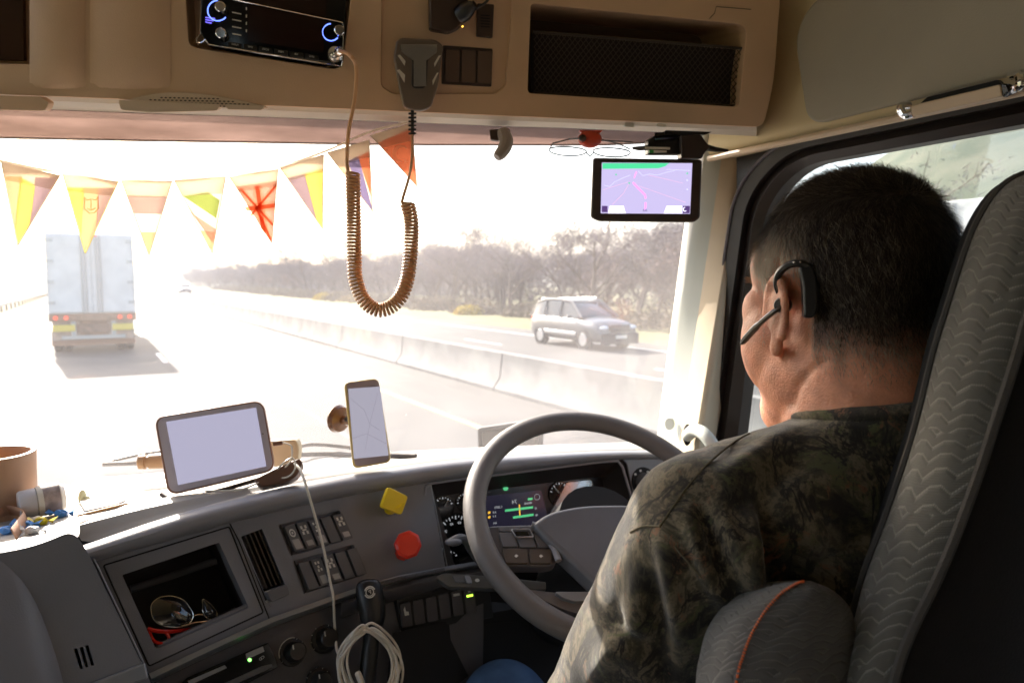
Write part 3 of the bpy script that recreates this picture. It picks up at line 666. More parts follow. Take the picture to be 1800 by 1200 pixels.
# small screws and tabs along the console edge
for x in (1107, 1163): mb = MB(); mb.slab(K, rnd([(x-8, 216), (x-8, 223), (x+8, 224), (x+8, 217)], 2), -.025, .01); mb.build('clip', M['pale'], con)
mb = MB(); mb.tube([K.at(x, y, .0006) for x, y in [(1247, 33), (1256, 24), (1259, 12), (1320, 17)]], .0006, 4); mb.build('seam', M['brown'], con)
# left module: soft vertical swellings
for x0, x1 in ((52, 150), (158, 300)):
    mb = MB(); rows = []
    for i in range(9):
        t = i/8; h = .010*sin(pi*t)**.7; x = x0+(x1-x0)*t
        rows.append([K.at(x, -200, h+.0006), K.at(x, 0, h+.0006), K.at(x, 100, h+.0006), K.at(x, 140+8*sin(pi*t), h*.5+.0006), K.at(x, 158, -.001)])
    mb.grid(rows); mb.build('moulding', M['beige'], con, smooth=80)
# ---- CB radio in the bay
R = pl3(K.at(345, 76, .012), K.at(600, 118, .012), K.at(610, 40, .004))
rad = thing('cb_radio', R.at(480, 50), 'cb radio with chrome knobs and blue rings in the overhead bay', 'radio')
mb = MB(); mb.slab(R, rnd([(356, -70), (352, 58), (364, 78), (588, 112), (602, 100), (611, -40)], 5), .0, .03); mb.build('case', M['gloss'], rad, bevel=.002)
mb = MB(); mb.slab(R, [(440, -30), (436, 72), (568, 92), (575, -12)], .0015, .002); mb.build('display', mat('radio_display', (.02, .006, .003), .12), rad)
mb = MB(); mb.tube([R.at(x, y, .002) for x, y in [(354, -20), (352, 60), (345, 68), (347, 76), (354, 76), (361, 70), (367, 79), (586, 115), (600, 117), (602, 108)]], .0011, 6)
mb.tube([R.at(x, y, .002) for x, y in [(410, 0), (602, 40), (604, 48), (602, 108)]], .0007, 6); mb.build('chrome_edge', M['chrome'], rad)
blue = emat('blue_ring', (.12, .2, 1.0), 1.1)
for x, y, r, ring_ in ((390, 16, 9, (383, 19, 18)), (391, 62, 9, None), (597, 57, 8, (582, 57, 15))):
    mb = MB(); mb.lathe(R.at(x, y, 0), R.n, [(0, .0075), (.012, .0073), (.013, .0062), (.013, .001)], 20); mb.build('knob', M['chrome'], rad)
    if ring_:
        rx, ry_, rr_ = ring_; mb = MB(); mb.tube([R.at(rx+rr_*cos(t), ry_+rr_*sin(t), .001) for t in [radians(40+k*12) for k in range(20)]], .0009, 5); mb.build('light_ring', blue, rad)
for k in range(4):
    mb = MB(); mb.slab(R, [(408, 21+k*12.5), (408, 23+k*12.5), (424, 26+k*12.5), (424, 24+k*12.5)], .001, .0008); mb.build('legend', M['white'], rad, smooth=0)
    mb = MB(); mb.slab(R, [(432, 13+k*13), (432, 18+k*13), (434, 18+k*13), (434, 13+k*13)], .001, .0008); mb.build('legend', M['white'], rad, smooth=0)
for k, s in enumerate(('FUNC', 'DW', 'SCAN', 'MEM', 'NB', 'EMG')):
    x = 413+k*27; y = 78+k*4.2; mb = MB(); mb.slab(R, rnd([(x-12, y-5), (x-12, y+4), (x+12, y+8), (x+12, y-1)], 2), .0015, .0025); bt = mb.build('button', M['black'], rad, bevel=.0005)
    text(s, R, R.at(x, y+1, .002), .0026, M['white'], 'legend', rad, mirror=True)
for k in range(3): mb = MB(); mb.slab(R, [(361, 30+k*4), (361, 32+k*4), (378-k*3, 34+k*4), (378-k*3, 32+k*4)], .001, .0008); mb.build('blue_legend', emat('blue_text', (.15, .12, .8), .6) if k == 0 else bpy.data.materials['blue_text'], rad, smooth=0)
plug0 = R.at(588, 97, .004)
mb = MB(); mb.lathe(plug0, R.n+Vector((.35, 0, 0)), [(0, .011), (.006, .011), (.007, .008), (.016, .0085), (.017, .0065), (.03, .006), (.033, .004)], 20); mb.build('plug', M['chrome'], rad)
# ---- microphone with its coiled cord
mc = Pl(K.at(737, 130, .03), K.n+Vector((0, 0, .05)))
mic = thing('microphone', mc.at(737, 130), 'grey hand microphone with mesh grille and long brown coiled cord', 'microphone')
mb_ = mat('mic_body', (.17, .13, .10), .3, bump=.15, bs=900)
mb = MB(); mb.slab(mc, rnd([(697, 72), (705, 66), (765, 69), (780, 80), (776, 105), (770, 150), (758, 190), (738, 196), (710, 190), (701, 150), (692, 100)], 8, 3), .0, .024); mb.build('body', mb_, mic, bevel=.005, seg=3)
g1 = rnd([(702, 78), (764, 80), (770, 88), (752, 106), (750, 150), (744, 156), (726, 155), (723, 148), (725, 106), (704, 90)], 5, 3)
mb = MB(); mb.slab(mc, g1, .003, .003); mb.build('grille_frame', M['black'], mic, bevel=.001)
mg = mat('mic_mesh', (.95, .9, .8), .5, metal=0, bump=1, bs=2500, bdist=.002)
mb = MB()
for i in range(40):
    for j in range(60):
        x = 703+i*1.7+(j % 2)*.85; y = 79+j*1.45
        inside = (y < 92 and 704+(y-79)*.1 < x < 768) or (92 <= y < 106 and 706+(y-92)*1.4 < x < 768-(y-92)*1.25) or (106 <= y < 152 and 727 < x < 749)
        if inside: mb.slab(mc, [(x-.6, y), (x, y-.55), (x+.6, y), (x, y+.55)], .004, .001)
mb.build('mesh_grille', mg, mic, smooth=0)
for pts in ([(699, 98), (703, 96), (713, 108), (711, 116)], [(698, 124), (702, 122), (712, 132), (711, 146)], [(775, 98), (771, 98), (763, 112), (764, 118)], [(771, 128), (768, 128), (760, 142), (761, 150)]):
    mb = MB(); mb.slab(mc, pts, .001, .002); mb.build('side_slot', mg, mic, smooth=0)
cb = bpy.data.materials.new('cord_brown'); cb = mat('cord_rubber', (.7, .38, .18), .45)
mb = MB()
for k in range(6): y = 198+k*7; mb.slab(mc, rnd([(718, y), (718, y+3.6), (732, y+3.6), (732, y)], 1), -.007, .008)
mb.tube([mc.at(725, 192, -.011), mc.at(725, 238, -.011)], .0028, 8); mb.build('strain_relief', M['black'], mic, bevel=.0004)
dc = 1.02
pa = spl([plug0+R.n*.028+Vector((.008, 0, 0)), P(614, 97, .95), P(626, 118, .96), P(624, 170, .98), P(613, 230, 1.0), P(610, 280, dc), P(612, 304, dc)], 8)
mb = MB(); mb.tube(pa, .0027, 8)
core = spl([P(620, 304, dc), P(621, 350, dc), P(622, 400, dc), P(623, 450, dc), P(625, 490, dc), P(640, 528, dc), P(668, 545, dc), P(698, 530, dc), P(715, 495, dc), P(722, 440, dc), P(723, 390, dc), P(716, 358, dc)], 40)
L = [0]
for a, b in zip(core, core[1:]): L.append(L[-1]+(b-a).length)
turns = 78; hel = []; per = 14; RC = .0088
rad0 = Vector((0, 1, 0))
for i in range(turns*per+1):
    f = i/(turns*per); fe = f
    s = fe*L[-1]; j = max(0, np.searchsorted(L, s)-1); j = min(j, len(core)-2); q = (s-L[j])/(L[j+1]-L[j]+1e-9)
    p = core[j].lerp(core[j+1], q); t = (core[min(j+2, len(core)-1)]-core[max(j-1, 0)]).normalized()
    y = (rad0 - t*rad0.dot(t)).normalized(); x = t.cross(y); an = 2*pi*i/per+2.2
    hel.append(p + (x*cos(an)+y*sin(an))*RC)
pb = spl([P(706, 357, dc), P(709, 345, dc), P(718, 315, 1.01), P(724, 280, 1.0), mc.at(725, 238, -.011)], 8)
mb.tube([pa[-1]]+hel+pb, .0022, 6)
mb.build('coiled_cord', cb, mic)
# ---- accessory plug hanging from the console
ap = thing('power_plug', K.at(790, 25), 'dark power adaptor plugged into the overhead console', 'plug')
mb = MB(); mb.slab(K, rnd([(755, -20), (756, 52), (790, 58), (808, 50), (824, 30), (822, -20)], 6), .028, .03); mb.build('body', M['brown'], ap, bevel=.003)
mb = MB(); mb.lathe(K.at(808, 28, .03), Vector((.75, -.5, .35)), [(0, .012), (.01, .013), (.02, .01), (.03, .005)], 16); mb.build('cap', M['black'], ap)
mb = MB(); mb.tube(spl([K.at(820, 22, .035), K.at(840, 14, .045), K.at(860, -4, .05), K.at(880, -60, .05)], 8), .002, 6); mb.build('cord', M['black'], ap)
mb = MB(); mb.ell(K.at(813, 47, .03), .0012, .0012, .0012, n=8, m=6); mb.build('lamp', emat('orange_led', (1, .45, .05), 2), ap)
# ------------------------------------------------------------------ dashboard
A = tiltpl(P(145, 960, .937), P(740, 852, 1.22), 20)
C = tiltpl(A.at(755, 850), P(1180, 802, 1.46), 14)
def AC(x, y, off=0.0): return A.at(x, y, off) if x <= 755 else C.at(x, y, off)
dash = thing('dashboard', A.at(500, 1000), 'grey wrap-around truck dashboard under the windscreen', 'dashboard')
XS = [145, 220, 300, 430, 560, 650, 755, 840, 900, 1000, 1094, 1190, 1300]
def ip(xs, ys, x): return float(np.interp(x, xs, ys))
L1x, L1y = [145, 300, 430, 560, 650, 755, 840, 900, 1094, 1190, 1300], [993, 950, 912, 882, 866, 848, 838, 832, 805, 806, 812]
L0x, L0y = [145, 290, 430, 560, 690, 740, 840, 1000, 1140, 1190, 1300], [957, 907, 868, 842, 820, 812, 803, 793, 788, 790, 798]
rows = []
for x in XS:
    y1 = ip(L1x, L1y, x); y0 = ip(L0x, L0y, x)
    rows.append([AC(x, y1+1, -.02), AC(x, y1, .004), AC(x, y1-(y1-y0)*.2, .016), AC(x, y1-(y1-y0)*.5, .02), AC(x, y1-(y1-y0)*.8, .012), AC(x, y0, -.005), AC(x, y0+2, -.03)])
mb = MB(); mb.grid(rows, False); mb.add([p for p in rows[0]], [tuple(range(7))]); mb.build('upper_roll', M['roll'], dash, smooth=60, sub=1)
# the top: ledge behind the roll, then back to the screen
LLx, LLy = [120, 200, 250, 330, 420, 520, 600, 700, 760, 1300], [926, 905, 892, 875, 860, 842, 830, 815, 806, 786]
rows = []
WBx = [p[0] for p in WB]; WBy = [p[1] for p in WB]
for x in XS:
    y0 = ip(L0x, L0y, x); yl = min(ip(LLx, LLy, x-10*(x < 700)), y0-1)
    pa_ = AC(x, y0+2, -.03); pl_ = AC(x-12*(x < 600), yl, -.045)
    xb = x-20 if x < 700 else x; pw = PZ(xb, ip(WBx, WBy, xb), -.372)
    rows.append([pa_, pa_.lerp(pl_, .6)-UP*.004, pl_, pl_.lerp(pw, .06)+UP*.002, pl_.lerp(pw, .5), pw+Vector((0, 0, .002)), pw+FW*.06])
mb = MB(); mb.grid(rows); mb.build('top_panel', M['top'], dash, smooth=40, sub=1)
# left end: top tray area and big rounded end shell
S = Pl(A.o, A.n, A.x)
mb = MB(); rows = []
for x, y in [(-520, 1010), (-200, 985), (-60, 968), (0, 958), (60, 947), (100, 937), (126, 927), (140, 922)]:
    a = A.at(x, y+22, .03); b = A.at(x, y+8, .018); c = A.at(x, y, -.01)
    xb = min(x*.9, 125); pw = PZ(xb, ip(WBx, WBy, xb), -.374)
    rows.append([a, b, c, c.lerp(pw, .08), c.lerp(pw, .4), c.lerp(pw, .8), pw+FW*.03])
mb.grid(rows); mb.build('end_top', M['top'], dash, smooth=60, sub=1)
mb = MB(); mb.slab(A, rnd([(-500, 1030), (-60, 982), (60, 960), (128, 932), (152, 966), (262, 1192), (330, 1400), (-500, 1400)], [5, 60, 60, 25, 14, 5, 5, 5], 6), .03, .12); shl = mb.build('end_shell', M['shell'], dash, bevel=.010, seg=5)
cut(shl, [carve([(131+k*10, 1142-k*3), (142+k*10, 1178-k*3), (147.5+k*10, 1177-k*3), (137+k*10, 1141-k*3)], 1, .02, A, .05, 2) for k in range(3)])
mb = MB(); rows = []
for k in range(9):
    t = k/8; rows.append([A.at(-420+u*(430+[0, 40, 62, 78, 92, 104, 113, 121, 135][k]), 985+t*330-(1-t)*8*u, .031+.035*sin(min(1, t*1.6)*pi/2)*(1-u**6)**.5 - (.006 if u == 1 else 0)) for u in (0, .3, .6, .8, .9, .96, 1)])
mb.grid(rows); mb.build('end_bulge', M['shell'], dash, smooth=80, sub=1)
mb = MB(); mb.slab(A, [(-300, 1230), (150, 1205), (256, 1163), (262, 1192), (170, 1222), (100, 1260), (-300, 1300)], .036, .03); mb.build('silver_strip', M['silver'], dash, bevel=.003)
# fascia
fas = [(150, 975), (300, 945), (430, 908), (560, 878), (650, 862), (755, 846), (783, 995), (700, 1011), (650, 1025), (578, 1049), (476, 1085), (380, 1128), (262, 1183), (205, 1065)]
mb = MB(); mb.slab(A, fas, 0, .03); fp = mb.build('fascia', M['dash'], dash, smooth=0)
cut(fp, [carve([(216, 1010), (388, 952), (441, 1068), (276, 1141)], 3, .036, A, .011),
         carve([(425, 941), (464, 927), (511, 1040), (472, 1060)], 3, .037, A, .012),
         carve([(493, 921), (602, 895), (623, 945), (515, 976)], 3, .012, A, .013),
         carve([(518, 985), (627, 955), (647, 1009), (539, 1043)], 3, .0125, A, .014)])
# storage compartment
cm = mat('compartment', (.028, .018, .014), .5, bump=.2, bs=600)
def openbox(name, px, dep, m, parent, pl=A, off=-.028):
    f = [pl.at(x, y, off) for x, y in px]; b = [p-pl.n*dep for p in f]; n = len(f)
    mb = MB(); mb.add(f+b, [(i, (i+1) % n, (i+1) % n+n, i+n) for i in range(n)]+[tuple(range(n, 2*n))]); return mb.build(name, m, parent, smooth=30)
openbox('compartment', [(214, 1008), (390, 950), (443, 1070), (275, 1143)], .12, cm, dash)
mb = MB(); mb.slab(A, [(275, 1132), (436, 1060), (441, 1068), (277, 1142)], -.008, .012); mb.build('compartment_lip', M['dash'], dash, bevel=.002)
mb = MB(); mb.tube([A.at(x, y, -.1) for x, y in [(230, 1035), (300, 1012), (380, 985)]], .006, 8); mb.build('compartment_rib', M['switch'], dash)
fr = rnd([(182, 993), (403, 925), (463, 1076), (262, 1170)], 4, 3)
mb = MB(); mb.tube([A.at(x, y, .0005) for x, y in fr], .0011, 5, True); mb.build('bezel_line', M['blackm'], dash)
mb = MB(); mb.tube([A.at(x, y, .0005) for x, y in [(400, 912), (420, 950), (473, 1086)]], .0009, 5); mb.build('panel_gap', M['blackm'], dash)
mb = MB(); mb.slab(A, [(168, 993), (172, 990), (245, 1160), (240, 1163)], .004, .01); mb.slab(A, [(155, 965), (158, 963), (254, 1163), (250, 1166)], .012, .02); mb.build('side_bead', M['silver'], dash, bevel=.001)
# air vent with blades and thumb lever
openbox('vent_duct', [(425, 941), (464, 927), (511, 1040), (472, 1060)], .05, M['blackm'], dash)
mb = MB(); mb.slab(A, rnd([(416, 936), (466, 918), (522, 1040), (490, 1062), (476, 1066)], 3), .002, .002)
vf = mb.build('vent_frame', M['dash'], dash, bevel=.001); cut(vf, [carve([(426, 942), (463, 928), (509, 1040), (474, 1058)], 2, .02, A, .01)])
for k in range(5):
    x = 431+k*8; y = 941-k*2.9; mb = MB(); mb.slab(A, [(x-1.3, y), (x+1.3, y-.4), (x+40, y+92), (x+37.4, y+93)], -.006, .02); mb.build('vent_blade', mat('vent_blade', (.05, .03, .02), .4) if k == 0 else bpy.data.materials['vent_blade'], dash)
mb = MB(); mb.slab(A, rnd([(468, 1040), (505, 1026), (510, 1044), (478, 1058)], 5), .018, .02); mb.build('vent_lever', M['switch'], dash, bevel=.003)
# switch banks: each rocker is its own part, marks are sub-parts
openbox('switch_bay', [(493, 921), (602, 895), (623, 945), (515, 976)], .004, M['blackm'], dash, A, -.010)
openbox('switch_bay', [(518, 985), (627, 955), (647, 1009), (539, 1043)], .004, M['blackm'], dash, A, -.010)
def rocker(px, py, w, h, lean, slope, off, th, mk=None, pl=A, parent=dash, m=None):
    q = lambda a, b: (px+a*w+b*lean, py+b*h+a*w*slope)
    mb = MB(); mb.slab(pl, rnd([q(0, 0), q(1, 0), q(1, 1), q(0, 1)], 2, 3), off, th); o = mb.build('rocker_switch', m or M['switch'], parent, bevel=.0012)
    def mark(pts, mm=None): k = MB(); k.slab(pl, [q(a, b) for a, b in pts], off+.0006, .0008); return k.build('switch_mark', mm or M['white'], o, smooth=0)
    if mk: mk(mark, q)
    return o
def m_ring(mark, q):
    c = [(.5+.3*cos(t), .3+.16*sin(t)) for t in [2*pi*k/16 for k in range(16)]]; i = [(.5+.2*cos(t), .3+.1*sin(t)) for t in [2*pi*k/16 for k in range(16)]]
    mark(c[:9]+i[:9][::-1]); mark(c[8:]+c[:1]+i[:1]+i[8:][::-1]); mark([(.42, .26), (.58, .26), (.58, .34), (.42, .34)]); mark([(.15, .55), (.85, .55), (.9, .93), (.2, .93)], M['silver'])
def m_axle(mark, q):
    for a in (.2, .62): mark([(a, .12), (a+.2, .12), (a+.2, .24), (a, .24)]); mark([(a, .34), (a+.2, .34), (a+.2, .46), (a, .46)])
    mark([(.3, .26), (.7, .26), (.7, .32), (.3, .32)]); mark([(.2, .7), (.85, .7), (.88, .9), (.24, .9)], M['silver'])
def m_dots(mark, q):
    for a, b in ((.25, .1), (.55, .1), (.4, .25), (.3, .38), (.6, .36)): mark([(a, b), (a+.16, b), (a+.16, b+.09), (a, b+.09)])
    mark([(.2, .62), (.85, .62), (.9, .92), (.24, .92)], M['silver'])
for k, f in enumerate((m_ring, m_axle, m_dots, None, m_axle)): rocker(500+k*21.2, 925-k*5.0, 17, 44, 19, -.24, .003, .012, f)
for k, f in enumerate((None, m_dots, m_axle, None, None)): rocker(525+k*21.2, 990-k*6.0, 17, 46, 19, -.26, .003, .012, f)
# parking brake knobs
def knob_square(px, py):
    b = A.at(px-8, py+14, 0); c = A.at(px, py, .035)
    mb = MB(); mb.lathe(b, c-b, [(0, .011), (.012, .0105), (.028, .010), ((c-b).length, .014)], 16); mb.build('stalk', M['yellow'], dash)
    q = Pl(c, A.n+Vector((0, 0, -.1)), A.x); mb = MB(); mb.slab(q, rnd([(683, 855), (718, 872), (706, 905), (670, 891)], 5, 3), .004, .010); mb.build('brake_knob', M['yellow'], dash, bevel=.0015, seg=3)
knob_square(694, 879)
b = A.at(708, 971, 0); c = A.at(716, 957, .032)
mb = MB(); mb.lathe(b, c-b, [(0, .0135), (.015, .013), ((c-b).length, .016)], 8); mb.build('stalk', M['red'], dash)
mb = MB(); mb.lathe(c, A.n+(CAM-c).normalized()*.8, [(-.004, .018), (0, .0225), (.006, .0225), (.009, .018), (.009, .001)], 8); mb.build('brake_knob', M['red'], dash, smooth=20, bevel=.001)
# silver trim strip and the darker lower fascia behind it
st = [(262, 1183), (380, 1128), (476, 1085), (578, 1049), (650, 1025), (700, 1011), (783, 995), (850, 984), (900, 978)]
mb = MB(); mb.grid([[AC(x, y, .004) for x, y in st], [AC(x, y, .01) for x, y in st], [AC(x+4, y+9-.006*(x-262), .012) for x, y in st], [AC(x+6, y+15-.009*(x-262), .004) for x, y in st], [AC(x+7, y+17-.009*(x-262), -.03) for x, y in st]]); mb.build('silver_strip', M['silver'], dash, smooth=40)
mb = MB()
for k in range(60):
    t = k/59; x = 655+t*125; y = ip([p[0] for p in st], [p[1] for p in st], x); mb.slab(A, [(x, y+2), (x+.9, y+2), (x+2.5, y+9), (x+1.6, y+9)], .0125, .001)
mb.build('knurl', M['dashdk'], dash, smooth=0)
B = Pl(A.at(500, 1150, -.02), A.n+Vector((0, 0, .12)), A.x)
mb = MB(); mb.grid([[B.at(x, ip([p[0] for p in st], [p[1] for p in st], x)+(4 if r == 0 else 0)+[0, 40, 120, 260][r], [.0, .006, 0, -.05][r]) for x in (262, 380, 476, 578, 650, 700, 783, 850)] for r in range(4)]); mb.build('lower_fascia', M['dashdk'], dash, smooth=60, sub=1)
# under-strip brow above the lower switch row
mb = MB(); mb.grid([[AC(x, ip([p[0] for p in st], [p[1] for p in st], x)+13-.004*(x-500)+dy, o) for x in range(600, 901, 30)] for dy, o in ((0, .002), (8, .012), (20, .010), (30, -.01), (33, -.04))]); mb.build('lower_brow', M['dashdk'], dash, smooth=60)
# tachograph / radio slot
rx = rnd([(300, 1220), (330, 1190), (472, 1128), (484, 1152), (490, 1172), (320, 1260)], 4)
mb = MB(); mb.slab(B, rx, .014, .02); ra = mb.build('radio_unit', M['gloss'], dash, bevel=.002)
mb = MB(); mb.slab(B, [(330, 1196), (395, 1168), (399, 1173), (334, 1203)], .0148, .001); mb.build('button_strip', M['silver'], ra, smooth=0); mb = MB(); mb.slab(B, [(432, 1148), (462, 1135), (465, 1144), (434, 1158)], .0148, .001); mb.build('button_strip', M['silver'], ra, smooth=0)
mb = MB(); mb.slab(B, circ(439, 1159, 3.2, 3.2, 10), .0152, .001); mb.build('green_lamp', emat('green_led', (.15, 1, .1), 2), ra)
mb = MB(); mb.slab(B, [(318, 1235), (460, 1170), (478, 1166), (480, 1172), (330, 1240)], .0155, .003); mb.build('slot', M['switch'], ra, bevel=.001)
text('CD', B, B.at(460, 1156, .0148), .004, M['white'], 'legend', ra, mirror=True, rot=.4)
for x, y, r in ((514, 1145, .0165), (570, 1122, .0175), (560, 1196, .0155)):
    mb = MB(); mb.lathe(B.at(x, y, 0), B.n+Vector((.1, 0, 0)), [(0, r+.004), (.004, r+.003), (.005, r*.9), (.022, r*.8), (.024, r*.7), (.024, .001)], 28); kn = mb.build('heater_knob', M['black'], dash)
    mb = MB(); c = B.at(x, y, .0252)+Vector((.0024, 0, 0)); mb.prism([B.uv(c, a, d) for a, d in ((-.0008, r*.2), (.0008, r*.2), (.0008, r*.6), (-.0008, r*.6))], -B.n*.001); mb.build('pointer', M['white'], kn, smooth=0)
    mb = MB()
    for k in range(9):
        t = radians(-120+k*30)+pi/2; mb.prism([B.uv(B.at(x, y, .0045), cos(t)*(r+q)-sin(t)*e, sin(t)*(r+q)+cos(t)*e) for q, e in ((.0012, -.0004), (.003, -.0004), (.003, .0004), (.0012, .0004))], -B.n*.001)
    mb.build('dial_mark', M['white'], kn, smooth=0)
mb = MB(); mb.tube([B.uv(B.at(514, 1145, .005), cos(t)*.0195, sin(t)*.0195) for t in [radians(70+k*10) for k in range(13)]], .0007, 5); mb.build('dial_arc', M['cable'], dash)
# lower right switch row
Q = tiltpl(B.at(700, 1060, .016), P(860, 1030, 1.25), 10)
mb = MB(); mb.slab(Q, rnd([(697, 1053), (838, 1020), (862, 1040), (868, 1085), (706, 1113)], 4), 0, .02); mb.build('switch_panel', M['black'], dash, bevel=.002)
def m_seat(mark, q): mark([(.3, .25), (.45, .15), (.5, .35), (.75, .38), (.75, .52), (.35, .52)])
def m_bar(mark, q): mark([(.2, .08), (.8, .08), (.8, .18), (.2, .18)])
def m_green(mark, q): mark([(.35, .05), (.65, .05), (.6, .15), (.4, .15)]); mark([(.2, .25), (.8, .25), (.8, .33), (.2, .33)], emat('green_bar', (.4, .9, .05), 1.2))
for k, f in enumerate((m_seat, None, None, None, m_bar, m_green)): rocker(703+k*22.5, 1061-k*5.0, 18, 42, 5, -.2, .004, .01, f, pl=Q, m=M['dashdk'])
mb = MB(); mb.tube([Q.at(x, y, -.004) for x, y in [(690, 1128), (780, 1106), (880, 1092), (940, 1090)]], .001, 5); mb.build('panel_gap', M['blackm'], dash)
mb = MB(); mb.grid([[P(x, y, d) for x, y, d in r] for r in ([(690, 1112, 1.12), (790, 1090, 1.2), (900, 1070, 1.3), (1100, 1060, 1.4)], [(680, 1200, 1.1), (790, 1190, 1.18), (900, 1180, 1.28), (1100, 1170, 1.38)], [(670, 1400, 1.2), (790, 1400, 1.3), (900, 1400, 1.4), (1100, 1400, 1.5)])]); mb.build('knee_panel', M['blackm'], dash, smooth=60)
mb = MB(); mb.grid([[P(x, y, d) for x, y, d in r] for r in ([(780, 1000, 1.25), (900, 985, 1.33), (1060, 985, 1.42), (1240, 985, 1.5)], [(700, 1045, 1.22), (900, 1060, 1.36), (1060, 1060, 1.45), (1240, 1060, 1.55)])]); mb.build('column_cowl', M['blackm'], dash, smooth=60)
# ---- instrument cluster
CF = Pl(C.o-C.n*.075, C.n, C.x)
o1 = [(757, 852), (800, 842), (1092, 806), (1100, 812), (1137, 1000), (785, 1000)]; i1 = [(766, 874), (800, 868), (1052, 838), (1058, 842), (1085, 1000), (802, 1000)]
hood = mat('cluster_hood', (.035, .022, .016), .55, bump=.3, bs=700)
mb = MB(); mb.grid([[C.at(x, y, .0) for x, y in o1], [C.at(x*.5+a*.5, y*.5+b*.5, -.035) for (x, y), (a, b) in zip(o1, i1)], [CF.at(x, y) for x, y in i1]], True); mb.build('cluster_surround', hood, dash, smooth=30)
mb = MB(); mb.slab(C, [(1092, 806), (1330, 806), (1330, 1000), (1140, 1000), (1102, 815)], .0, .02); mb.build('side_panel', M['dash'], dash, bevel=.002)
mb = MB(); mb.tube([C.at(x, y, .002) for x, y in [(746, 870), (748, 856), (758, 849), (800, 843), (1060, 811), (1086, 810), (1094, 820), (1112, 880)]], .0028, 6); mb.build('hood_edge', M['roll'], dash)
mb = MB(); mb.tube([C.at(x, y, .001) for x, y in [(757, 852), (786, 995)]], .0014, 6); mb.build('panel_edge', M['silver'], dash)
clu = thing('instrument_cluster', CF.at(920, 900), 'dark instrument cluster with dials and a small lit screen', 'instrument cluster')
mb = MB(); mb.slab(CF, [(750, 835), (1100, 825), (1110, 1010), (780, 1010)], .001, .01); mb.build('face', mat('cluster_face', (.022, .018, .02), .25), clu, smooth=0)
tick = emat('tick_white', (.5, .52, .55), .2); grn = emat('tick_green', (.1, .6, .25), .3); amb = emat('tick_amber', (.9, .5, .05), .35)
def gauge(cx, cy, r, a0, a1, n, needle, ext=1.0, numerals=None):
    c = CF.at(cx, cy, .003); rr = r/F*1.42
    mb = MB(); mb.lathe(c-CF.n*.002, CF.n, [(0, rr*1.12), (.003, rr*1.12), (.003, rr*1.05), (.001, rr*1.03), (.001, .001)], 32); d = mb.build('gauge', M['gloss'], clu)
    mb = MB()
    for k in range(n+1):
        t = radians(a0+(a1-a0)*k/n); e = .0006 if k % 2 else .0009; q0 = .82 if k % 2 == 0 else .9
        mb.prism([CF.uv(c, cos(t)*rr*q-sin(t)*e, sin(t)*rr*q+cos(t)*e, .002) for q, e in ((q0, -e), (.99, -e), (.99, e), (q0, e))], -CF.n*.001)
    mb.build('tick', tick, d, smooth=0)
    t = radians(needle); mb = MB(); mb.prism([CF.uv(c, cos(t)*rr*q-sin(t)*e, sin(t)*rr*q+cos(t)*e, .003) for q, e in ((.2, -.0012), (.85, -.0005), (.85, .0005), (.2, .0012))], -CF.n*.001); mb.build('needle', M['white'], d, smooth=0)
    if numerals:
        for s, ta in numerals: t = radians(ta); text(s, CF, CF.uv(c, cos(t)*rr*.66, sin(t)*rr*.66), .0048, tick, 'numeral', d, off=.002, mirror=True)
gauge(779, 892, 17, 20, 160, 8, 50); gauge(817, 882, 14, 60, 180, 6, 80)
gauge(803, 943, 34, -30, 210, 24, -25, numerals=[('80', 40), ('60', 75), ('40', 110), ('20', 150), ('0', 190)])
gauge(790, 985, 15, 30, 170, 6, 120)
gauge(984, 868, 20, 20, 160, 8, 130); gauge(1030, 862, 18, 20, 170, 8, 60); gauge(1012, 902, 26, 10, 170, 12, 95)
mb = MB(); mb.slab(CF, rnd([(852, 872), (951, 861), (962, 905), (955, 922), (860, 926)], 3), .004, .004); lcd = mb.build('screen', emat('lcd', (.02, .018, .035), .25), clu, smooth=0)
for px, m_ in (([(888, 895), (937, 889), (937, 893), (888, 899)], grn), ([(902, 907), (938, 902), (938, 906), (902, 911)], grn), ([(912, 886), (914, 886), (915, 906), (913, 906)], amb), ([(858, 899), (862, 898), (862, 902), (858, 903)], amb), ([(858, 907), (862, 906), (862, 910), (858, 911)], amb), ([(928, 875), (936, 874), (936, 878), (928, 879)], grn)):
    mb = MB(); mb.slab(CF, px, .0048, .0006); mb.build('screen_bar', m_, lcd, smooth=0)
for s, x, y, h in (('74', 904, 882, .008), ('1.2072', 876, 891, .0045), ('6.0', 869, 900, .004), ('5.4', 869, 907, .004), ('LH', 870, 919, .004), ('082640', 928, 884, .004), ('18', 942, 893, .004), ('90', 943, 905, .004)):
    text(s, CF, CF.at(x, y, .0045), h, tick, 'readout', lcd, off=.0006, mirror=True)
mb = MB(); mb.tube([CF.at(944+5*cos(t), 873+5*sin(t), .005) for t in [2*pi*k/12 for k in range(12)]], .0005, 4, True); mb.build('status_ring', tick, lcd)
mb = MB(); mb.slab(CF, circ(889, 858, 4.5, 4, 12), .005, .001); mb.build('indicator_lamp', grn, clu)
mb = MB(); mb.slab(CF, rnd([(996, 848), (1040, 843), (1046, 896), (960, 915), (985, 870)], 5), .0095, .0005); mb.build('painted_glare', glassmat('lens', tint=(.8, .85, 1), veil=.06, vcol=(.6, .65, .9), gloss=.25, rough=.15), clu, smooth=0)  # blue-tinted sheet that paints a reflection on the cluster glass
lk = thing('light_switch', C.at(1132, 843), 'round grey rotary light switch at the right end of the dashboard', 'switch')
mb = MB(); mb.lathe(C.at(1131, 846), C.n, [(0, .0285), (.003, .028), (.0035, .0215), (.001, .021)], 32); mb.build('base', M['blackm'], lk)
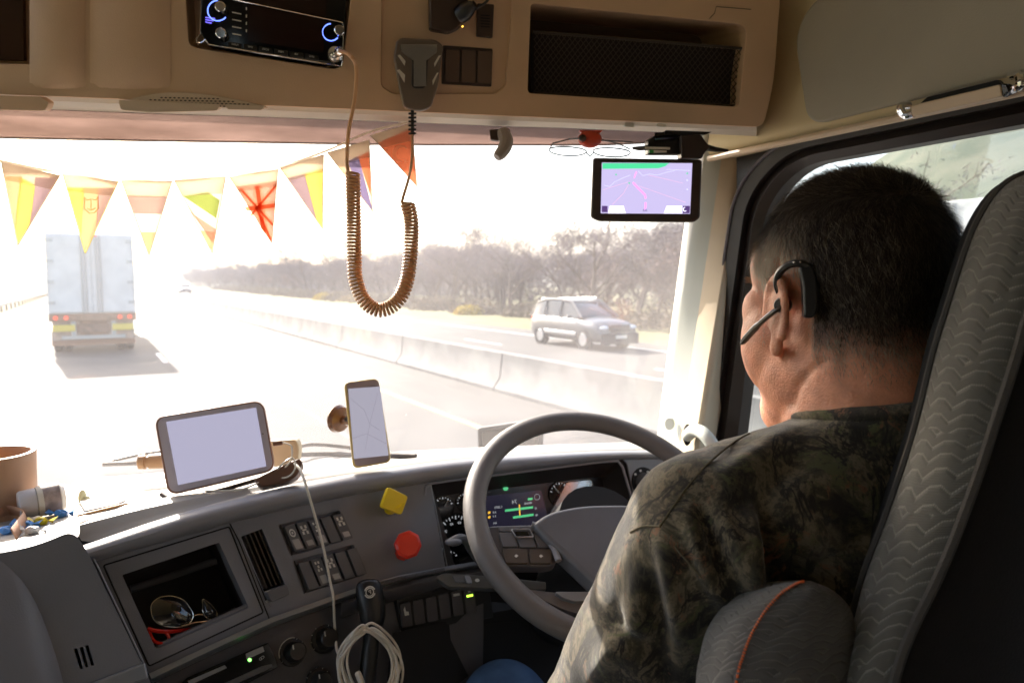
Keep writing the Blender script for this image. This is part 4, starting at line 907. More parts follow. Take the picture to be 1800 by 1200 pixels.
mb = MB(); mb.lathe(C.at(1131, 847), C.n, [(.001, .0195), (.018, .0175), (.021, .015), (.021, .001)], 32); kk = mb.build('knob', M['switch'], lk)
mb = MB(); c = C.at(1138, 836, .0225); mb.prism([C.uv(c, a, d) for a, d in ((-.0012, -.003), (.0012, -.003), (.0012, .004), (-.0012, .004))], -C.n*.002); mb.build('pointer', M['white'], kk)
for x, y in ((1117, 833), (1126, 827), (1139, 829)): mb = MB(); mb.slab(C, circ(x, y, 2.2, 2.2, 8), .0036, .001); mb.build('dial_mark', M['white'], lk, smooth=0)
# ------------------------------------------------------------------ steering wheel
wc = Vector((.147, 1.118, EYE-.379)); waz, wel = .322, .94
wn = Vector((cos(wel)*sin(waz), -cos(wel)*cos(waz), sin(wel)))
WH = Pl(wc, wn, wn.cross(UP)); 
if WH.y.z < 0: WH.y = -WH.y
sw = thing('steering_wheel', wc, 'large grey leather truck steering wheel in front of the driver', 'steering wheel')
mb = MB(); rows = []
for k in range(96):
    t = 2*pi*k/96; d = WH.x*cos(t)+WH.y*sin(t); c = wc+d*.2098
    rows.append([c+d*.0182*cos(q)+WH.n*.0165*sin(q) for q in [2*pi*j/16 for j in range(16)]])
rows.append(rows[0]); mb.grid(rows, True); mb.build('rim', M['wheel'], sw, smooth=80)
def ws_(px, py, off): return WH.at(px, py, off)
mb = MB(); mb.slab(WH, rnd([(936, 918), (965, 898), (1020, 886), (1120, 884), (1200, 900), (1180, 1000), (1120, 1075), (1064, 1042), (1005, 985), (955, 940)], [12, 30, 40, 40, 30, 40, 30, 10, 30, 20], 5), .022, .035); mb.build('airbag_pad', M['hub'], sw, bevel=.008, seg=4)
mb = MB(); mb.tube([ws_(x, y, .012) for x, y in [(935, 921), (948, 925), (958, 940), (975, 965), (982, 985)]], .005, 8); mb.build('pad_trim', M['roll'], sw)
mb = MB(); mb.slab(WH, rnd([(850, 925), (868, 923), (935, 921), (962, 932), (982, 962), (978, 990), (960, 994), (890, 994), (868, 975), (840, 950)], [4, 4, 6, 8, 8, 8, 5, 5, 10, 4]), .006, .02); mb.build('spoke', M['dashdk'], sw, bevel=.004, seg=3)
b1 = [[(877, 935), (903, 935), (911, 960), (884, 960)], [(906, 935), (934, 935), (943, 961), (914, 961)], [(937, 935), (955, 936), (968, 961), (946, 961)]]
for q in b1: mb = MB(); mb.slab(WH, rnd(q, 3), .010, .006); mb.build('button', M['switch'], sw, bevel=.001)
for q in ([(883, 963), (928, 964), (929, 989), (889, 989)], [(931, 964), (970, 964), (970, 989), (932, 989)]):
    mb = MB(); mb.slab(WH, rnd(q, 3), .010, .006); o = mb.build('button', mat('button_brown', (.08, .06, .045), .45, bump=.2, bs=800), sw, bevel=.001)
    cx = sum(p[0] for p in q)/4; cy = sum(p[1] for p in q)/4; mb = MB(); mb.slab(WH, [(cx-3, cy), (cx, cy-3), (cx+4, cy), (cx, cy+3)], .0106, .001); mb.build('button_mark', M['white'], o, smooth=0)
mb = MB(); mb.slab(WH, rnd([(877, 925), (935, 924), (952, 932), (938, 934), (878, 933)], 2), .010, .006); mb.build('button', M['switch'], sw, bevel=.001)
mb = MB(); mb.tube([ws_(x, y, .012) for x, y in rnd([(899, 930), (931, 930), (938, 943), (907, 944)], 3, 3)], .0012, 6, True); mb.build('button_ring', M['silver'], sw)
mb = MB(); mb.slab(WH, rnd([(905, 933), (927, 933), (931, 941), (909, 941)], 2), .0125, .004); mb.build('button', M['gloss'], sw, bevel=.001)
mb = MB(); mb.slab(WH, rnd([(925, 1035), (950, 1038), (980, 1041), (1070, 1041), (1110, 1060), (1110, 1085), (1060, 1085), (1000, 1075), (950, 1052)], [5, 10, 10, 5, 5, 5, 5, 20, 10]), .002, .016); mb.build('spoke', M['wheel'], sw, bevel=.005, seg=3)
mb = MB(); mb.slab(WH, rnd([(975, 1039), (1070, 1039), (1072, 1054), (1010, 1056), (990, 1050)], 5), .009, .008); mb.build('spoke_trim', M['silver'], sw, bevel=.001)
mb = MB(); mb.lathe(wc-WH.n*.01, -WH.n, [(0, .07), (.03, .075), (.12, .07), (.3, .06)], 24); mb.build('column', M['blackm'], sw)
# stalks
stc = mat('stalk_grey', (.10, .095, .085), .35, bump=.2, bs=800)
sk = thing('column_stalk', P(815, 1020, 1.12), 'flat grey column stalk with a thumb wheel left of the steering wheel', 'stalk')
ST = Pl(P(810, 1020, 1.10), Vector((.1, -.75, .65)), (1, .15, 0))
mb = MB(); mb.slab(ST, rnd([(766, 1013), (782, 1006), (870, 1013), (960, 1022), (960, 1036), (852, 1033), (800, 1031), (786, 1030)], [6, 6, 3, 3, 3, 3, 6, 8], 4), .0, .018); mb.build('arm', stc, sk, bevel=.004, seg=3)
mb = MB(); mb.slab(ST, rnd([(794, 1011), (814, 1012), (818, 1023), (801, 1023)], 2), .002, .003); mb.build('button', M['switch'], sk, bevel=.0008)
mb = MB(); mb.slab(ST, rnd([(816, 1011), (826, 1011), (831, 1024), (821, 1024)], 3), .005, .008); mb.build('thumb_wheel', M['roll'], sk, bevel=.002)
mb = MB(); mb.slab(ST, circ(839, 1019, 4, 3, 12), .001, .002); mb.build('button_mark', M['white'], sk)
sk = thing('column_stalk', P(810, 955, 1.13), 'short curved wiper stalk showing beside the left rim of the steering wheel', 'stalk')
mb = MB(); mb.tube(spl([P(793, 953, 1.13), P(808, 946, 1.14), P(820, 950, 1.16), P(830, 968, 1.19), P(850, 990, 1.22), P(900, 1020, 1.25)], 6), .0075, 10); mb.build('arm', M['hub'], sk)
mb = MB(); mb.ell(P(797, 952, 1.13), .014, .01, .006); mb.build('tip', M['hub'], sk)
# trailer brake handle
hl = thing('brake_lever', B.at(655, 1100, .05), 'black hand brake lever with a white round symbol on its head', 'lever')
HP = Pl(P(652, 1060, 1.06), Vector((.35, -.8, .3)), (1, .4, 0))
mb = MB(); rows = []
for y, x, hw, hd_ in ((1017, 645, .006, .006), (1020, 646, .016, .011), (1030, 648, .0205, .014), (1050, 651, .0215, .016), (1075, 655, .021, .017), (1095, 656, .0175, .015), (1112, 654, .013, .012), (1140, 650, .013, .012), (1260, 640, .014, .013)):
    c = HP.at(x, y, -.012); rows.append([c+HP.x*hw*cos(t)+HP.n*hd_*sin(t) for t in [2*pi*k/20 for k in range(20)]])
mb.grid(rows, True, True); mb.build('grip', M['black'], hl, smooth=80, sub=1)
c = HP.at(650, 1040, .0045)
mb = MB()
for a0, a1 in ((20, 160), (200, 340)):
    mb.tube([HP.uv(c, .0078*cos(radians(t)), .0078*sin(radians(t))) for t in range(a0, a1+1, 10)], .001, 5)
mb.tube([HP.uv(c, .0056*cos(radians(t)), .0056*sin(radians(t))) for t in range(0, 360, 15)], .0008, 5, True); mb.build('symbol', M['white'], hl)
text('P', HP, c, .006, M['white'], 'symbol', hl, off=.0008, mirror=True)
# ------------------------------------------------------------------ bunting
FB = [(-60, 268, 1.0), (0, 283, 1.02), (108, 304, 1.06), (212, 314, 1.1), (304, 314, 1.12), (400, 308, 1.13), (490, 293, 1.15), (572, 266, 1.16), (650, 232, 1.17), (724, 214, 1.18)]
bun = thing('bunting', P(300, 315, 1.11), 'string of cream hemmed triangular flag pennants hanging across the windscreen', 'bunting')
cream = clothmat('hem_cream', (.86, .78, .69), .8)
cl = {k: clothmat('flag_'+k, c, .9) for k, c in dict(yellow=(.88, .8, .22), orange=(.85, .56, .38), mauve=(.4, .34, .46), red=(.88, .28, .16), rose=(.75, .42, .38), olive=(.36, .5, .16), cream=(.9, .8, .68), blue=(.26, .25, .55), tan=(.5, .4, .42), gold=(.85, .62, .25), white=(.95, .92, .88), grey=(.62, .56, .5)).items()}
def clip(poly, tri):
    """convex clip of a 2D polygon by a triangle"""
    area = sum(tri[i][0]*tri[(i+1) % 3][1]-tri[(i+1) % 3][0]*tri[i][1] for i in range(3)); s = 1 if area > 0 else -1
    for i in range(3):
        a, b = tri[i], tri[(i+1) % 3]; out = []
        f = lambda p: s*((b[0]-a[0])*(p[1]-a[1])-(b[1]-a[1])*(p[0]-a[0]))
        for j in range(len(poly)):
            p, q = poly[j-1], poly[j]; fp, fq = f(p), f(q)
            if (fp >= 0) != (fq >= 0): t = fp/(fp-fq); out.append((p[0]+(q[0]-p[0])*t, p[1]+(q[1]-p[1])*t))
            if fq >= 0: out.append(q)
        poly = out
        if not poly: return []
    return poly
PEN = [  # left, right, tip, then patches in pixels with their colours
 ((2, 285), (106, 308), (31, 432), 1.04, [('orange', [(0, 310), (40, 310), (25, 440), (0, 440)]), ('yellow', [(36, 312), (62, 325), (48, 440), (20, 440)]), ('mauve', [(62, 312), (110, 312), (110, 440), (46, 440)])]),
 ((110, 305), (209, 318), (150, 445), 1.08, [('yellow', [(110, 330), (148, 330), (141, 450), (110, 450)]), ('orange', [(146, 330), (174, 330), (168, 450), (140, 450)]), ('tan', [(173, 330), (210, 330), (210, 450), (166, 450)])]),
 ((213, 317), (303, 318), (262, 450), 1.11, [('tan', [(210, 343), (310, 346), (310, 377), (210, 375)]), ('orange', [(210, 408), (310, 408), (310, 460), (210, 460)])]),
 ((306, 317), (397, 311), (373, 446), 1.125, [('olive', [(322, 345), (366, 338), (386, 352), (380, 384)]), ('rose', [(330, 370), (382, 404), (382, 430), (372, 425), (320, 345)]), ('orange', [(352, 405), (380, 408), (374, 440), (360, 430)])]),
 ((403, 311), (489, 297), (478, 428), 1.14, [('rose', [(400, 330), (490, 318), (490, 440), (400, 440)])]),
 ((492, 295), (569, 271), (567, 403), 1.155, [('mauve', [(500, 315), (536, 305), (562, 405), (540, 400)]), ('yellow', [(535, 306), (570, 296), (570, 405), (561, 405)])]),
 ((575, 268), (649, 246), (655, 372), 1.165, [('cream', [(595, 290), (612, 285), (650, 380), (630, 370)]), ('blue', [(611, 284), (630, 274), (658, 380), (640, 370)]), ('red', [(629, 276), (650, 266), (652, 345)])]),
 ((651, 238), (724, 217), (733, 328), 1.175, [('red', [(660, 254), (722, 226), (740, 340), (700, 330)])])]
pls = []
for i, (a, b, t, d, pat) in enumerate(PEN):
    pl = pl3(P(*a, d-.006), P(*b, d+.008), P(*t, d-.012)); pls.append(pl)
    mb = MB(); n = 6; rows = []
    for j in range(n+1):
        s = j/n; l = (a[0]+(t[0]-a[0])*s, a[1]+(t[1]-a[1])*s); r = (b[0]+(t[0]-b[0])*s, b[1]+(t[1]-b[1])*s)
        rows.append([pl.at(l[0]+(r[0]-l[0])*q/4, l[1]+(r[1]-l[1])*q/4, 0) for q in range(5)])
    mb.grid(rows)
    pn = mb.build('pennant', cream, bun, smooth=60); mo = pn.modifiers.new('s', 'SOLIDIFY'); mo.thickness = .0004; mo.offset = -1
    ins = [((p[0]*.96+(a[0]+b[0]+t[0])/3*.04), (p[1]*.96+(a[1]+b[1]+t[1])/3*.04)) for p in (a, b, t)]
    for cn, poly in pat:
        c = clip(poly, ins)
        if len(c) > 2: mb = MB(); mb.poly([pl.at(x, y, .0008) for x, y in c]); mb.build('flag_field', cl[cn], pn, smooth=0)
    if i == 1:      # crest outline
        mb = MB()
        for pts in ([(149, 347), (148, 367), (157, 375), (166, 374), (173, 366), (172, 346)], [(148, 347), (153, 352), (160, 350)], [(162, 350), (168, 352), (173, 346)], [(153, 366), (160, 370), (168, 366)], [(160, 352), (160, 368)]): mb.tube([pl.at(x, y, .0012) for x, y in pts], .0006, 4)
        mb.build('crest', cl['gold'], pn)
    if i == 4:      # crossed stripes
        for cn, w_, off in (('cream', 5.5, .0012), ('red', 2.4, .0016)):
            for p, q in (((448, 300), (468, 440)), ((400, 372), (492, 360)), ((410, 318), (480, 396)), ((492, 318), (430, 392)), ((450, 365), (480, 430))):
                ww = w_*(1.5 if p in ((448, 300), (400, 372)) else .75); dx, dy = q[0]-p[0], q[1]-p[1]; L_ = sqrt(dx*dx+dy*dy); nx_, ny_ = -dy/L_*ww, dx/L_*ww
                tr_ = (ins[0][0], ins[0][1]+22), (ins[1][0], ins[1][1]+22), ins[2]
                c = clip([(p[0]+nx_, p[1]+ny_), (p[0]-nx_, p[1]-ny_), (q[0]-nx_, q[1]-ny_), (q[0]+nx_, q[1]+ny_)], tr_)
                if len(c) > 2: mb = MB(); mb.poly([pl.at(x, y, off+.0001*(p[0] % 7)) for x, y in c]); mb.build('stripe', cl[cn], pn, smooth=0)
    if i == 7:      # crescent and star
        o_ = [(704+14.5*cos(t), 270+15*sin(t)) for t in [radians(a_) for a_ in range(45, 316, 15)]]; i_ = [(708+11*cos(t), 271+11.5*sin(t)) for t in [radians(a_) for a_ in range(315, 44, -15)]]
        mb = MB(); m_ = len(o_)
        for k in range(m_-1): mb.poly([pl.at(*o_[k], .0014), pl.at(*o_[k+1], .0014), pl.at(*i_[m_-2-k], .0014), pl.at(*i_[m_-1-k], .0014)])
        mb.poly([pl.at(713+(4.5 if k % 2 == 0 else 1.8)*cos(k*pi/5), 284+(4.5 if k % 2 == 0 else 1.8)*sin(k*pi/5), .0014) for k in range(10)]); mb.build('crescent_and_star', cl['white'], pn, smooth=0)
# hem tape along the string
mb = MB(); tp = spl([P(x, y, d+.004) for x, y, d in FB], 6)
hem = []
for p in tp:
    i = min(range(len(PEN)), key=lambda k: abs((PEN[k][0][0]+PEN[k][1][0])/2-(900+F*(p-CAM).x/((p-CAM).y*cos(PT)-(p-CAM).z*sin(PT)))))
    hem.append(p)
mb.grid([[p+UP*.002-FW*.0015 for p in hem], [p-UP*.002-FW*.0015 for p in hem], [p-UP*.002+FW*.001 for p in hem], [p+UP*.002+FW*.001 for p in hem], [p+UP*.002-FW*.0015 for p in hem]]); mb.build('hem_cord', cream, bun, smooth=60)
for i, (a, b, t, d, pat) in enumerate(PEN):
    pl = pls[i]; tri = (a, b, t)
    c = clip([(a[0]-5, a[1]-10), (b[0]+5, b[1]-10), (b[0]+5, b[1]+29), (a[0]-5, a[1]+29)], tri); mb = MB(); mb.poly([pl.at(x, y, .0022) for x, y in c]); mb.build('hem', cream, bun, smooth=0)
    mb = MB()
    for u, v in ((a, t), (b, t)): mb.tube([pl.at(*u, .001), pl.at(*v, .001)], .0007, 4)
    mb.build('edge_stitch', cl['grey'] if i not in (1,) else cl['yellow'], bun)
# ------------------------------------------------------------------ screens on the dash
tabc = mat('tablet_case', (.26, .13, .08), .35); tabs = mat('bezel_reflection', (.52, .47, .52), .25)  # bezel grey has the reflected brightness put into its colour
TP = Pl(P(378, 785, 1.12), Vector((.18, -.93, .32)), (1, .18, 0))
tb = thing('tablet', TP.at(378, 785), 'tablet leaning on the dashboard, its reflections painted as pale bezel and glowing lavender screen', 'tablet')
q4 = [(270, 733), (462, 702), (484, 826), (295, 871)]
mb = MB(); mb.slab(TP, rnd(q4, 20, 6), 0, .011); mb.build('case', tabc, tb, bevel=.002)
mb = MB(); mb.slab(TP, rnd([(275, 735), (460, 706), (481, 824), (299, 867)], 17, 6), .0012, .002); mb.build('bezel', tabs, tb, smooth=0)
lav = emat('screen_reflection', (.62, .6, .80), .24); mb = MB(); mb.slab(TP, [(292, 741), (450, 716), (468, 819), (313, 852)], .002, .001); mb.build('screen', lav, tb, smooth=0)  # even lavender glow stands in for light mirrored by the tablet
mb = MB(); mb.slab(TP, circ(462, 762, 1.3, 1.3, 8), .0016, .001); mb.build('camera_dot', M['brown'], tb)
mb = MB(); mb.slab(TP, [(479, 776), (496, 774), (497, 781), (480, 784)], -.002, .006); mb.build('plug', tabc, tb, bevel=.001)
mb = MB(); mb.tube([TP.at(283, 868, -.012), TP.at(300, 878, -.004), TP.at(330, 876, .0), TP.at(400, 858, 0), TP.at(470, 838, 0)], .0035, 6); mb.build('stand_foot', M['brown'], tb)
PP = Pl(P(645, 745, 1.20), Vector((.05, -.96, .22)), (1, -.05, 0))
ph = thing('phone', PP.at(645, 745), 'upright smartphone in a yellow edged case on a windscreen mount', 'phone')
mb = MB(); mb.slab(PP, rnd([(604, 672), (664, 664), (687, 812), (620, 824)], 11, 5), 0, .010); mb.build('case', mat('phone_case', (.62, .46, .16), .4), ph, bevel=.002)
mb = MB(); mb.slab(PP, rnd([(609, 672), (665, 667), (684, 810), (624, 820)], 9, 5), .0012, .002); mb.build('front', mat('phone_front', (.42, .33, .33), .12), ph, smooth=0)
mb = MB(); mb.slab(PP, [(612, 683), (668, 679), (683, 800), (622, 806)], .002, .001); _ps = mb.build('screen', emat('phone_screen', (.50, .48, .58), .27), ph, smooth=0)
_pm = mat('phone_map', (.02, .02, .02), .2, emit=(.42, .39, .48), es=.24)
for pts in ([(616, 700), (640, 720), (650, 745), (668, 756)], [(664, 690), (650, 745), (642, 790)], [(620, 770), (645, 762), (680, 780)]): mb = MB(); mb.tube([PP.at(x, y, .0019) for x, y in pts], .0005, 4); mb.build('map_line', _pm, _ps)
mo_ = thing('suction_mount', P(598, 738, 1.24), 'brown suction cup phone mount stuck to the windscreen behind the phone', 'mount')
mb = MB(); mb.lathe(P(603, 738, 1.25), Vector((-.9, .6, .1)), [(-.03, .006), (0, .008), (.004, .022), (.012, .025), (.016, .023), (.018, .001)], 24); mb.build('cup', mat('cup_brown', (.12, .05, .02), .2), mo_)
mb = MB(); mb.tube([P(608, 738, 1.245), PP.at(640, 740, -.012)], .006, 8); mb.build('arm', M['black'], mo_)
# satnav
GPp = Pl(P(1136, 333, 1.13), Vector((-.1, -1, -.06)), (1, -.1, 0))
gp = thing('satnav', GPp.at(1136, 333), 'black satnav with a lilac map screen under the overhead console', 'satnav')
gb = mat('satnav_case', (.045, .03, .025), .35)
mb = MB(); mb.slab(GPp, rnd([(1042, 277), (1235, 280), (1231, 383), (1220, 391), (1052, 389), (1038, 382)], [6, 8, 5, 5, 5, 5], 4), 0, .02); mb.build('case', gb, gp, bevel=.004, seg=3)
gs = mat('map_ground', (.02, .02, .03), .2, emit=(.53, .47, .74), es=.42)
mb = MB(); mb.slab(GPp, [(1058, 286), (1217, 287), (1213, 376), (1056, 375)], .001, .001); sc_ = mb.build('screen', gs, gp, smooth=0)
def onscr(px, m_, off=.0016, name='map_shape'): mb = MB(); mb.slab(GPp, px, off, .0004); return mb.build(name, m_, sc_, smooth=0)
def line(pts, w_, m_, off=.0018): mb = MB(); mb.tube([GPp.at(x, y, off-.0003) for x, y in pts], w_, 4); return mb.build('map_line', m_, sc_)
e_ = lambda n_, c, s=.8: mat(n_, (.01, .01, .01), .4, emit=c, es=s)
mgreen, mmag, mgrey, mbl, mdk, mwh = e_('map_green', (.03, .28, .13), 1), e_('map_route', (.75, .15, .9), 1), e_('map_road', (.45, .28, .42), .7), e_('map_river', (.4, .4, .75), .7), e_('map_dark', (.06, .03, .12), .6), e_('map_white', (.8, .78, .95), .8)
onscr([(1059, 287), (1176, 287), (1170, 292), (1158, 296), (1059, 297)], mgreen)
line([(1113, 321), (1121, 330), (1134, 343), (1135, 349)], .0013, mmag); line([(1135, 356), (1134, 368)], .0013, mmag); line([(1119, 302), (1117, 306), (1115, 313)], .0008, mmag)
line([(1106, 322), (1096, 340), (1076, 360)], .0005, mgrey); line([(1123, 327), (1160, 340), (1205, 356)], .0004, mgrey); line([(1140, 308), (1170, 315), (1200, 322)], .0004, mgrey); line([(1060, 334), (1075, 329), (1104, 320)], .0004, mgrey)
line([(1062, 326), (1072, 328), (1080, 320), (1095, 313), (1108, 308)], .0004, mbl); line([(1122, 301), (1130, 309), (1142, 306), (1155, 308), (1172, 303), (1186, 300)], .0004, mbl); line([(1172, 298), (1214, 300)], .0004, mbl)
for x, y, m_ in ((1083, 307, mgreen), (1106, 322, mgreen), (1208, 305, mgreen), (1208, 317, mbl), (1208, 333, mbl)): onscr(circ(x, y, 1.5, 1.5, 8), m_, .002)
onscr([(1058, 362), (1068, 362), (1068, 373), (1058, 373)], mdk); onscr([(1200, 362), (1213, 362), (1212, 375), (1200, 375)], mdk, .0018)
onscr([(1072, 362), (1096, 362), (1100, 375), (1069, 375)], mwh, .0015); onscr([(1172, 362), (1199, 362), (1199, 375), (1167, 375)], mwh, .0015)
line([(1204+3*cos(t), 368+3.5*sin(t)) for t in [radians(a_) for a_ in range(40, 300, 30)]], .0005, mwh, .0022)
for s, x in (('12:15', 1084), ('283', 1134), ('1:47', 1184)): text(s, GPp, GPp.at(x, 370, .0022), .0036, mdk, 'map_legend', sc_, off=.0003, mirror=True)
# dark bracket and plugs above the satnav
br = thing('satnav_mount', P(1195, 250, 1.12), 'black satnav bracket and power lead hanging from the console edge', 'mount')
GM = Pl(P(1195, 250, 1.12), Vector((0, -1, -.1)), (1, 0, 0))
mb = MB(); mb.slab(GM, rnd([(1148, 240), (1158, 234), (1200, 232), (1200, 272), (1139, 272), (1139, 246)], 3), 0, .03); mb.build('bracket', M['black'], br, bevel=.003)
mb = MB(); mb.slab(GM, rnd([(1196, 238), (1232, 236), (1240, 248), (1249, 258), (1238, 270), (1234, 279), (1198, 279)], 3), .012, .03); mb.build('connector', gb, br, bevel=.003)
mb = MB(); mb.tube([GM.at(1150, 241, .002), GM.at(1190, 238, .002)], .0065, 10); mb.build('ball_joint', M['gloss'], br)
mb = MB(); mb.tube([GM.at(1240, 259, -.002), GM.at(1258, 263, -.002), GM.at(1280, 265, 0)], [.0055, .004, .002], 8); mb.build('cable', M['black'], br)
mb = MB(); mb.slab(GM, [(1112, 258), (1122, 257), (1140, 255), (1140, 264), (1124, 265), (1112, 262)], .004, .006); mb.build('plug', M['switch'], br, bevel=.001)
mb = MB(); mb.slab(GM, [(1134, 258), (1178, 259), (1178, 263), (1134, 262)], .006, .003); mb.slab(GM, [(1146, 264), (1172, 265), (1172, 268), (1148, 269)], .006, .003); mb.build('label_strip', M['white'], br)
mb = MB(); mb.slab(GM, [(1141, 264), (1149, 264), (1149, 269), (1141, 269)], .0065, .003); mb.build('green_clip', mat('green_clip', (.05, .4, .08), .4), br)
mb = MB(); mb.slab(GM, rnd([(1170, 229), (1252, 232), (1240, 237), (1168, 237)], 2), .01, .03); mb.build('adhesive_pad', M['black'], br, bevel=.001)
# spectacles in a red clip
sg = thing('glasses_clip', P(1038, 243, 1.13), 'round red spectacle clip stuck under the console edge', 'clip')
mb = MB(); mb.ell(P(1037, 245, 1.12), .019, .012, .0135); mb.build('body', mat('clip_red', (.62, .07, .03), .35), sg)
mb = MB(); mb.ell(P(1024, 243, 1.108), .006, .004, .0055); mb.build('button', M['brown'], sg)
mb = MB(); mb.slab(GM, rnd([(1018, 229), (1060, 229), (1052, 236), (1024, 236)], 2), .0, .012); mb.build('pad', mat('clip_red2', (.5, .06, .03), .4), sg)
gl_ = thing('spectacles', P(1035, 262, 1.1), 'folded thin framed reading glasses hanging from the red clip', 'glasses'); gf = mat('spec_frame', (.06, .08, .09), .25)
def rimp(cx, cy, rx, ry_, rot=.05, d=1.1): return [P(cx+rx*cos(t)*cos(rot)-ry_*sin(t)*(.9 if sin(t) > 0 else .7)*sin(rot), cy+rx*cos(t)*sin(rot)+ry_*sin(t)*(1 if sin(t) > 0 else .75), d-.0001*rx*cos(t)) for t in [2*pi*k/28 for k in range(28)]]
for cx, cy in ((998, 265), (1075, 267)):
    mb = MB(); mb.tube(rimp(cx, cy, 33, 9), .0011, 6, True); mb.build('rim', gf, gl_)
    mb = MB(); mb.poly(rimp(cx, cy, 32, 8.5)); mb.build('lens', glassmat('lens_clear', veil=.03, gloss=.12) if cx == 998 else bpy.data.materials['lens_clear'], gl_, smooth=0)
mb = MB(); mb.tube(spl([P(1030, 268, 1.1), P(1037, 274, 1.1), P(1044, 267, 1.1)], 5), .0011, 6); mb.build('bridge', gf, gl_)
for pts in ([(965, 264, 1.1), (972, 252, 1.12), (1000, 245, 1.13), (1024, 243, 1.11)], [(1107, 262, 1.1), (1085, 252, 1.12), (1058, 246, 1.13), (1046, 246, 1.12)], [(1058, 247, 1.12), (1112, 250, 1.14)]): mb = MB(); mb.tube([P(*p) for p in pts], .0011, 6); mb.build('temple', gf, gl_)
# small grey coat hook on the console underside
hk = thing('hook', P(880, 250, 1.2), 'grey plastic hook hanging from the console beside the microphone', 'hook')
mb = MB(); mb.slab(GM, rnd([(860, 228), (896, 226), (899, 238), (880, 248), (862, 246)], 3), -.07, .02); mb.build('base', M['brown'], hk, bevel=.002)
mb = MB(); mb.tube(spl([P(884, 232, 1.19), P(890, 250, 1.18), P(884, 265, 1.175), P(873, 277, 1.17)], 6), [.011, .0112, .0115, .0116, .0117, .0118, .0118, .0117, .0116, .0115, .0113, .011, .0108, .0105, .0102, .0098, .009, .0082, .007], 10); mb.build('tongue', mat('hook_grey', (.3, .27, .25), .4), hk)
from mathutils.bvhtree import BVHTree
_vs, _fs = [], []
for nm_ in ('end_top', 'top_panel'):
    o_ = COL.objects[nm_]; q_ = len(_vs); _vs += [Vector(v.co)+Vector(o_['_o']) for v in o_.data.vertices]; _fs += [tuple(i+q_ for i in p.vertices) for p in o_.data.polygons]
_tv = BVHTree.FromPolygons(_vs, _fs)
def SU(x, y, h=0.0):
    """the spot on the dashboard top seen at a pixel, h metres above it"""
    r = _tv.ray_cast(CAM, ray(x, y).normalized())[0]
    if r is None: r = PZ(x, y, -.35)
    return r+UP*h
def SD(p, h=0.0):
    r = _tv.ray_cast(Vector((p.x, p.y, EYE+.1)), Vector((0, 0, -1)))[0]; return (r if r is not None else p)+UP*h
# ------------------------------------------------------------------ mug, jar, sweets, cables, sunglasses
mug = thing('mug', P(5, 900, 1.02), 'plain tan mug at the left edge of the dashboard', 'mug')
mgm = mat('mug_tan', (.46, .27, .16), .35, var=.05); mc_ = SU(-8, 908, -.003)
mb = MB(); mb.lathe(mc_, UP, [(0, .03), (.004, .052), (.02, .054), (.098, .056), (.1, .055), (.1, .0495), (.097, .049), (.01, .047), (.006, .001)], 40); mb.build('body', mgm, mug)
mb = MB(); mb.tube(spl([mc_+Vector((-.05, 0, .085)), mc_+Vector((-.085, 0, .075)), mc_+Vector((-.09, 0, .04)), mc_+Vector((-.052, 0, .02))], 6), .006, 8); mb.build('handle', mgm, mug)
jar = thing('jar', P(75, 895, .98), 'clear plastic jar with white lid lying on its side on the dashboard', 'jar')
a_ = SU(34, 916, .0235); b_ = SU(116, 898, .0235); ax = b_-a_; L_ = ax.length
jm = mat('jar_plastic', (.8, .74, .64), .2, trans=.0); mb = MB(); mb.lathe(a_+ax*.38, ax, [(0, .021), (.004, .0225), (L_*.5, .0225), (L_*.6, .018), (L_*.62, .001)], 28); mb.build('body', jm, jar)
mb = MB(); mb.lathe(a_, ax, [(0, .001), (0, .018), (.003, .020), (L_*.36, .0205), (L_*.38, .018)], 28); mb.build('lid', mat('jar_lid', (.6, .58, .6), .4), jar)
mb = MB(); mb.lathe(a_+ax*.5, ax, [(0, .0228), (L_*.36, .0228)], 28, False); mb.build('label', mat('jar_label', (.35, .28, .26), .5, var=.4, vs=60), jar)
sw_ = [((8, 912), (.75, .6, .02), 'yellow'), ((72, 922), (.8, .6, .05), 'yellow'), ((108, 908), (.08, .3, .75), 'blue'), ((12, 938), (.1, .3, .7), 'blue'), ((48, 928), (.12, .35, .7), 'blue'), ((58, 938), (.75, .78, .8), 'white')]
desc = ['yellow sweet wrapper beside the mug', 'yellow sweet wrapper in front of the jar', 'blue sweet wrapper right of the jar', 'blue sweet wrapper at the left edge of the dashboard', 'blue sweet wrapper in front of the jar lid', 'white crumpled wrapper on the dashboard edge']
for k, ((x, y), c, nme) in enumerate(sw_):
    q = SU(x, y, .005); mb = MB(); mb.ell(q, .010, .006, .006, n=8, m=5)
    for s in (-1, 1): mb.add([q+Vector((s*.008, 0, 0)), q+Vector((s*.02, .005, .006)), q+Vector((s*.021, -.005, .003)), q+Vector((s*.018, 0, -.004))], [(0, 1, 2), (0, 2, 3)])
    for i_, v in enumerate(mb.v): mb.v[i_] = v+Vector([noise.noise(v*300+Vector((j*9, 0, k)))*.003 for j in range(3)])
    solo(mb.build('sweet_wrapper', mat('wrapper_%s' % nme, c, .3) if not bpy.data.materials.get('wrapper_%s' % nme) else bpy.data.materials['wrapper_%s' % nme], smooth=0), desc[k], 'wrapper', 'sweet wrappers on the dashboard')
mb = MB(); fpt = spl([SU(-30, 930, .012), SU(10, 916, .012), SU(42, 922, .010), SU(34, 936, .008), SU(20, 950, .004)], 6)
mb.grid([[p+Vector((0, 0, .012)) for p in fpt], [p+Vector((.004, .004, -.004)) for p in fpt]]); o = mb.build('paper_strip', mat('paper_tan', (.5, .27, .16), .6), smooth=60); o.modifiers.new('s', 'SOLIDIFY').thickness = .0006
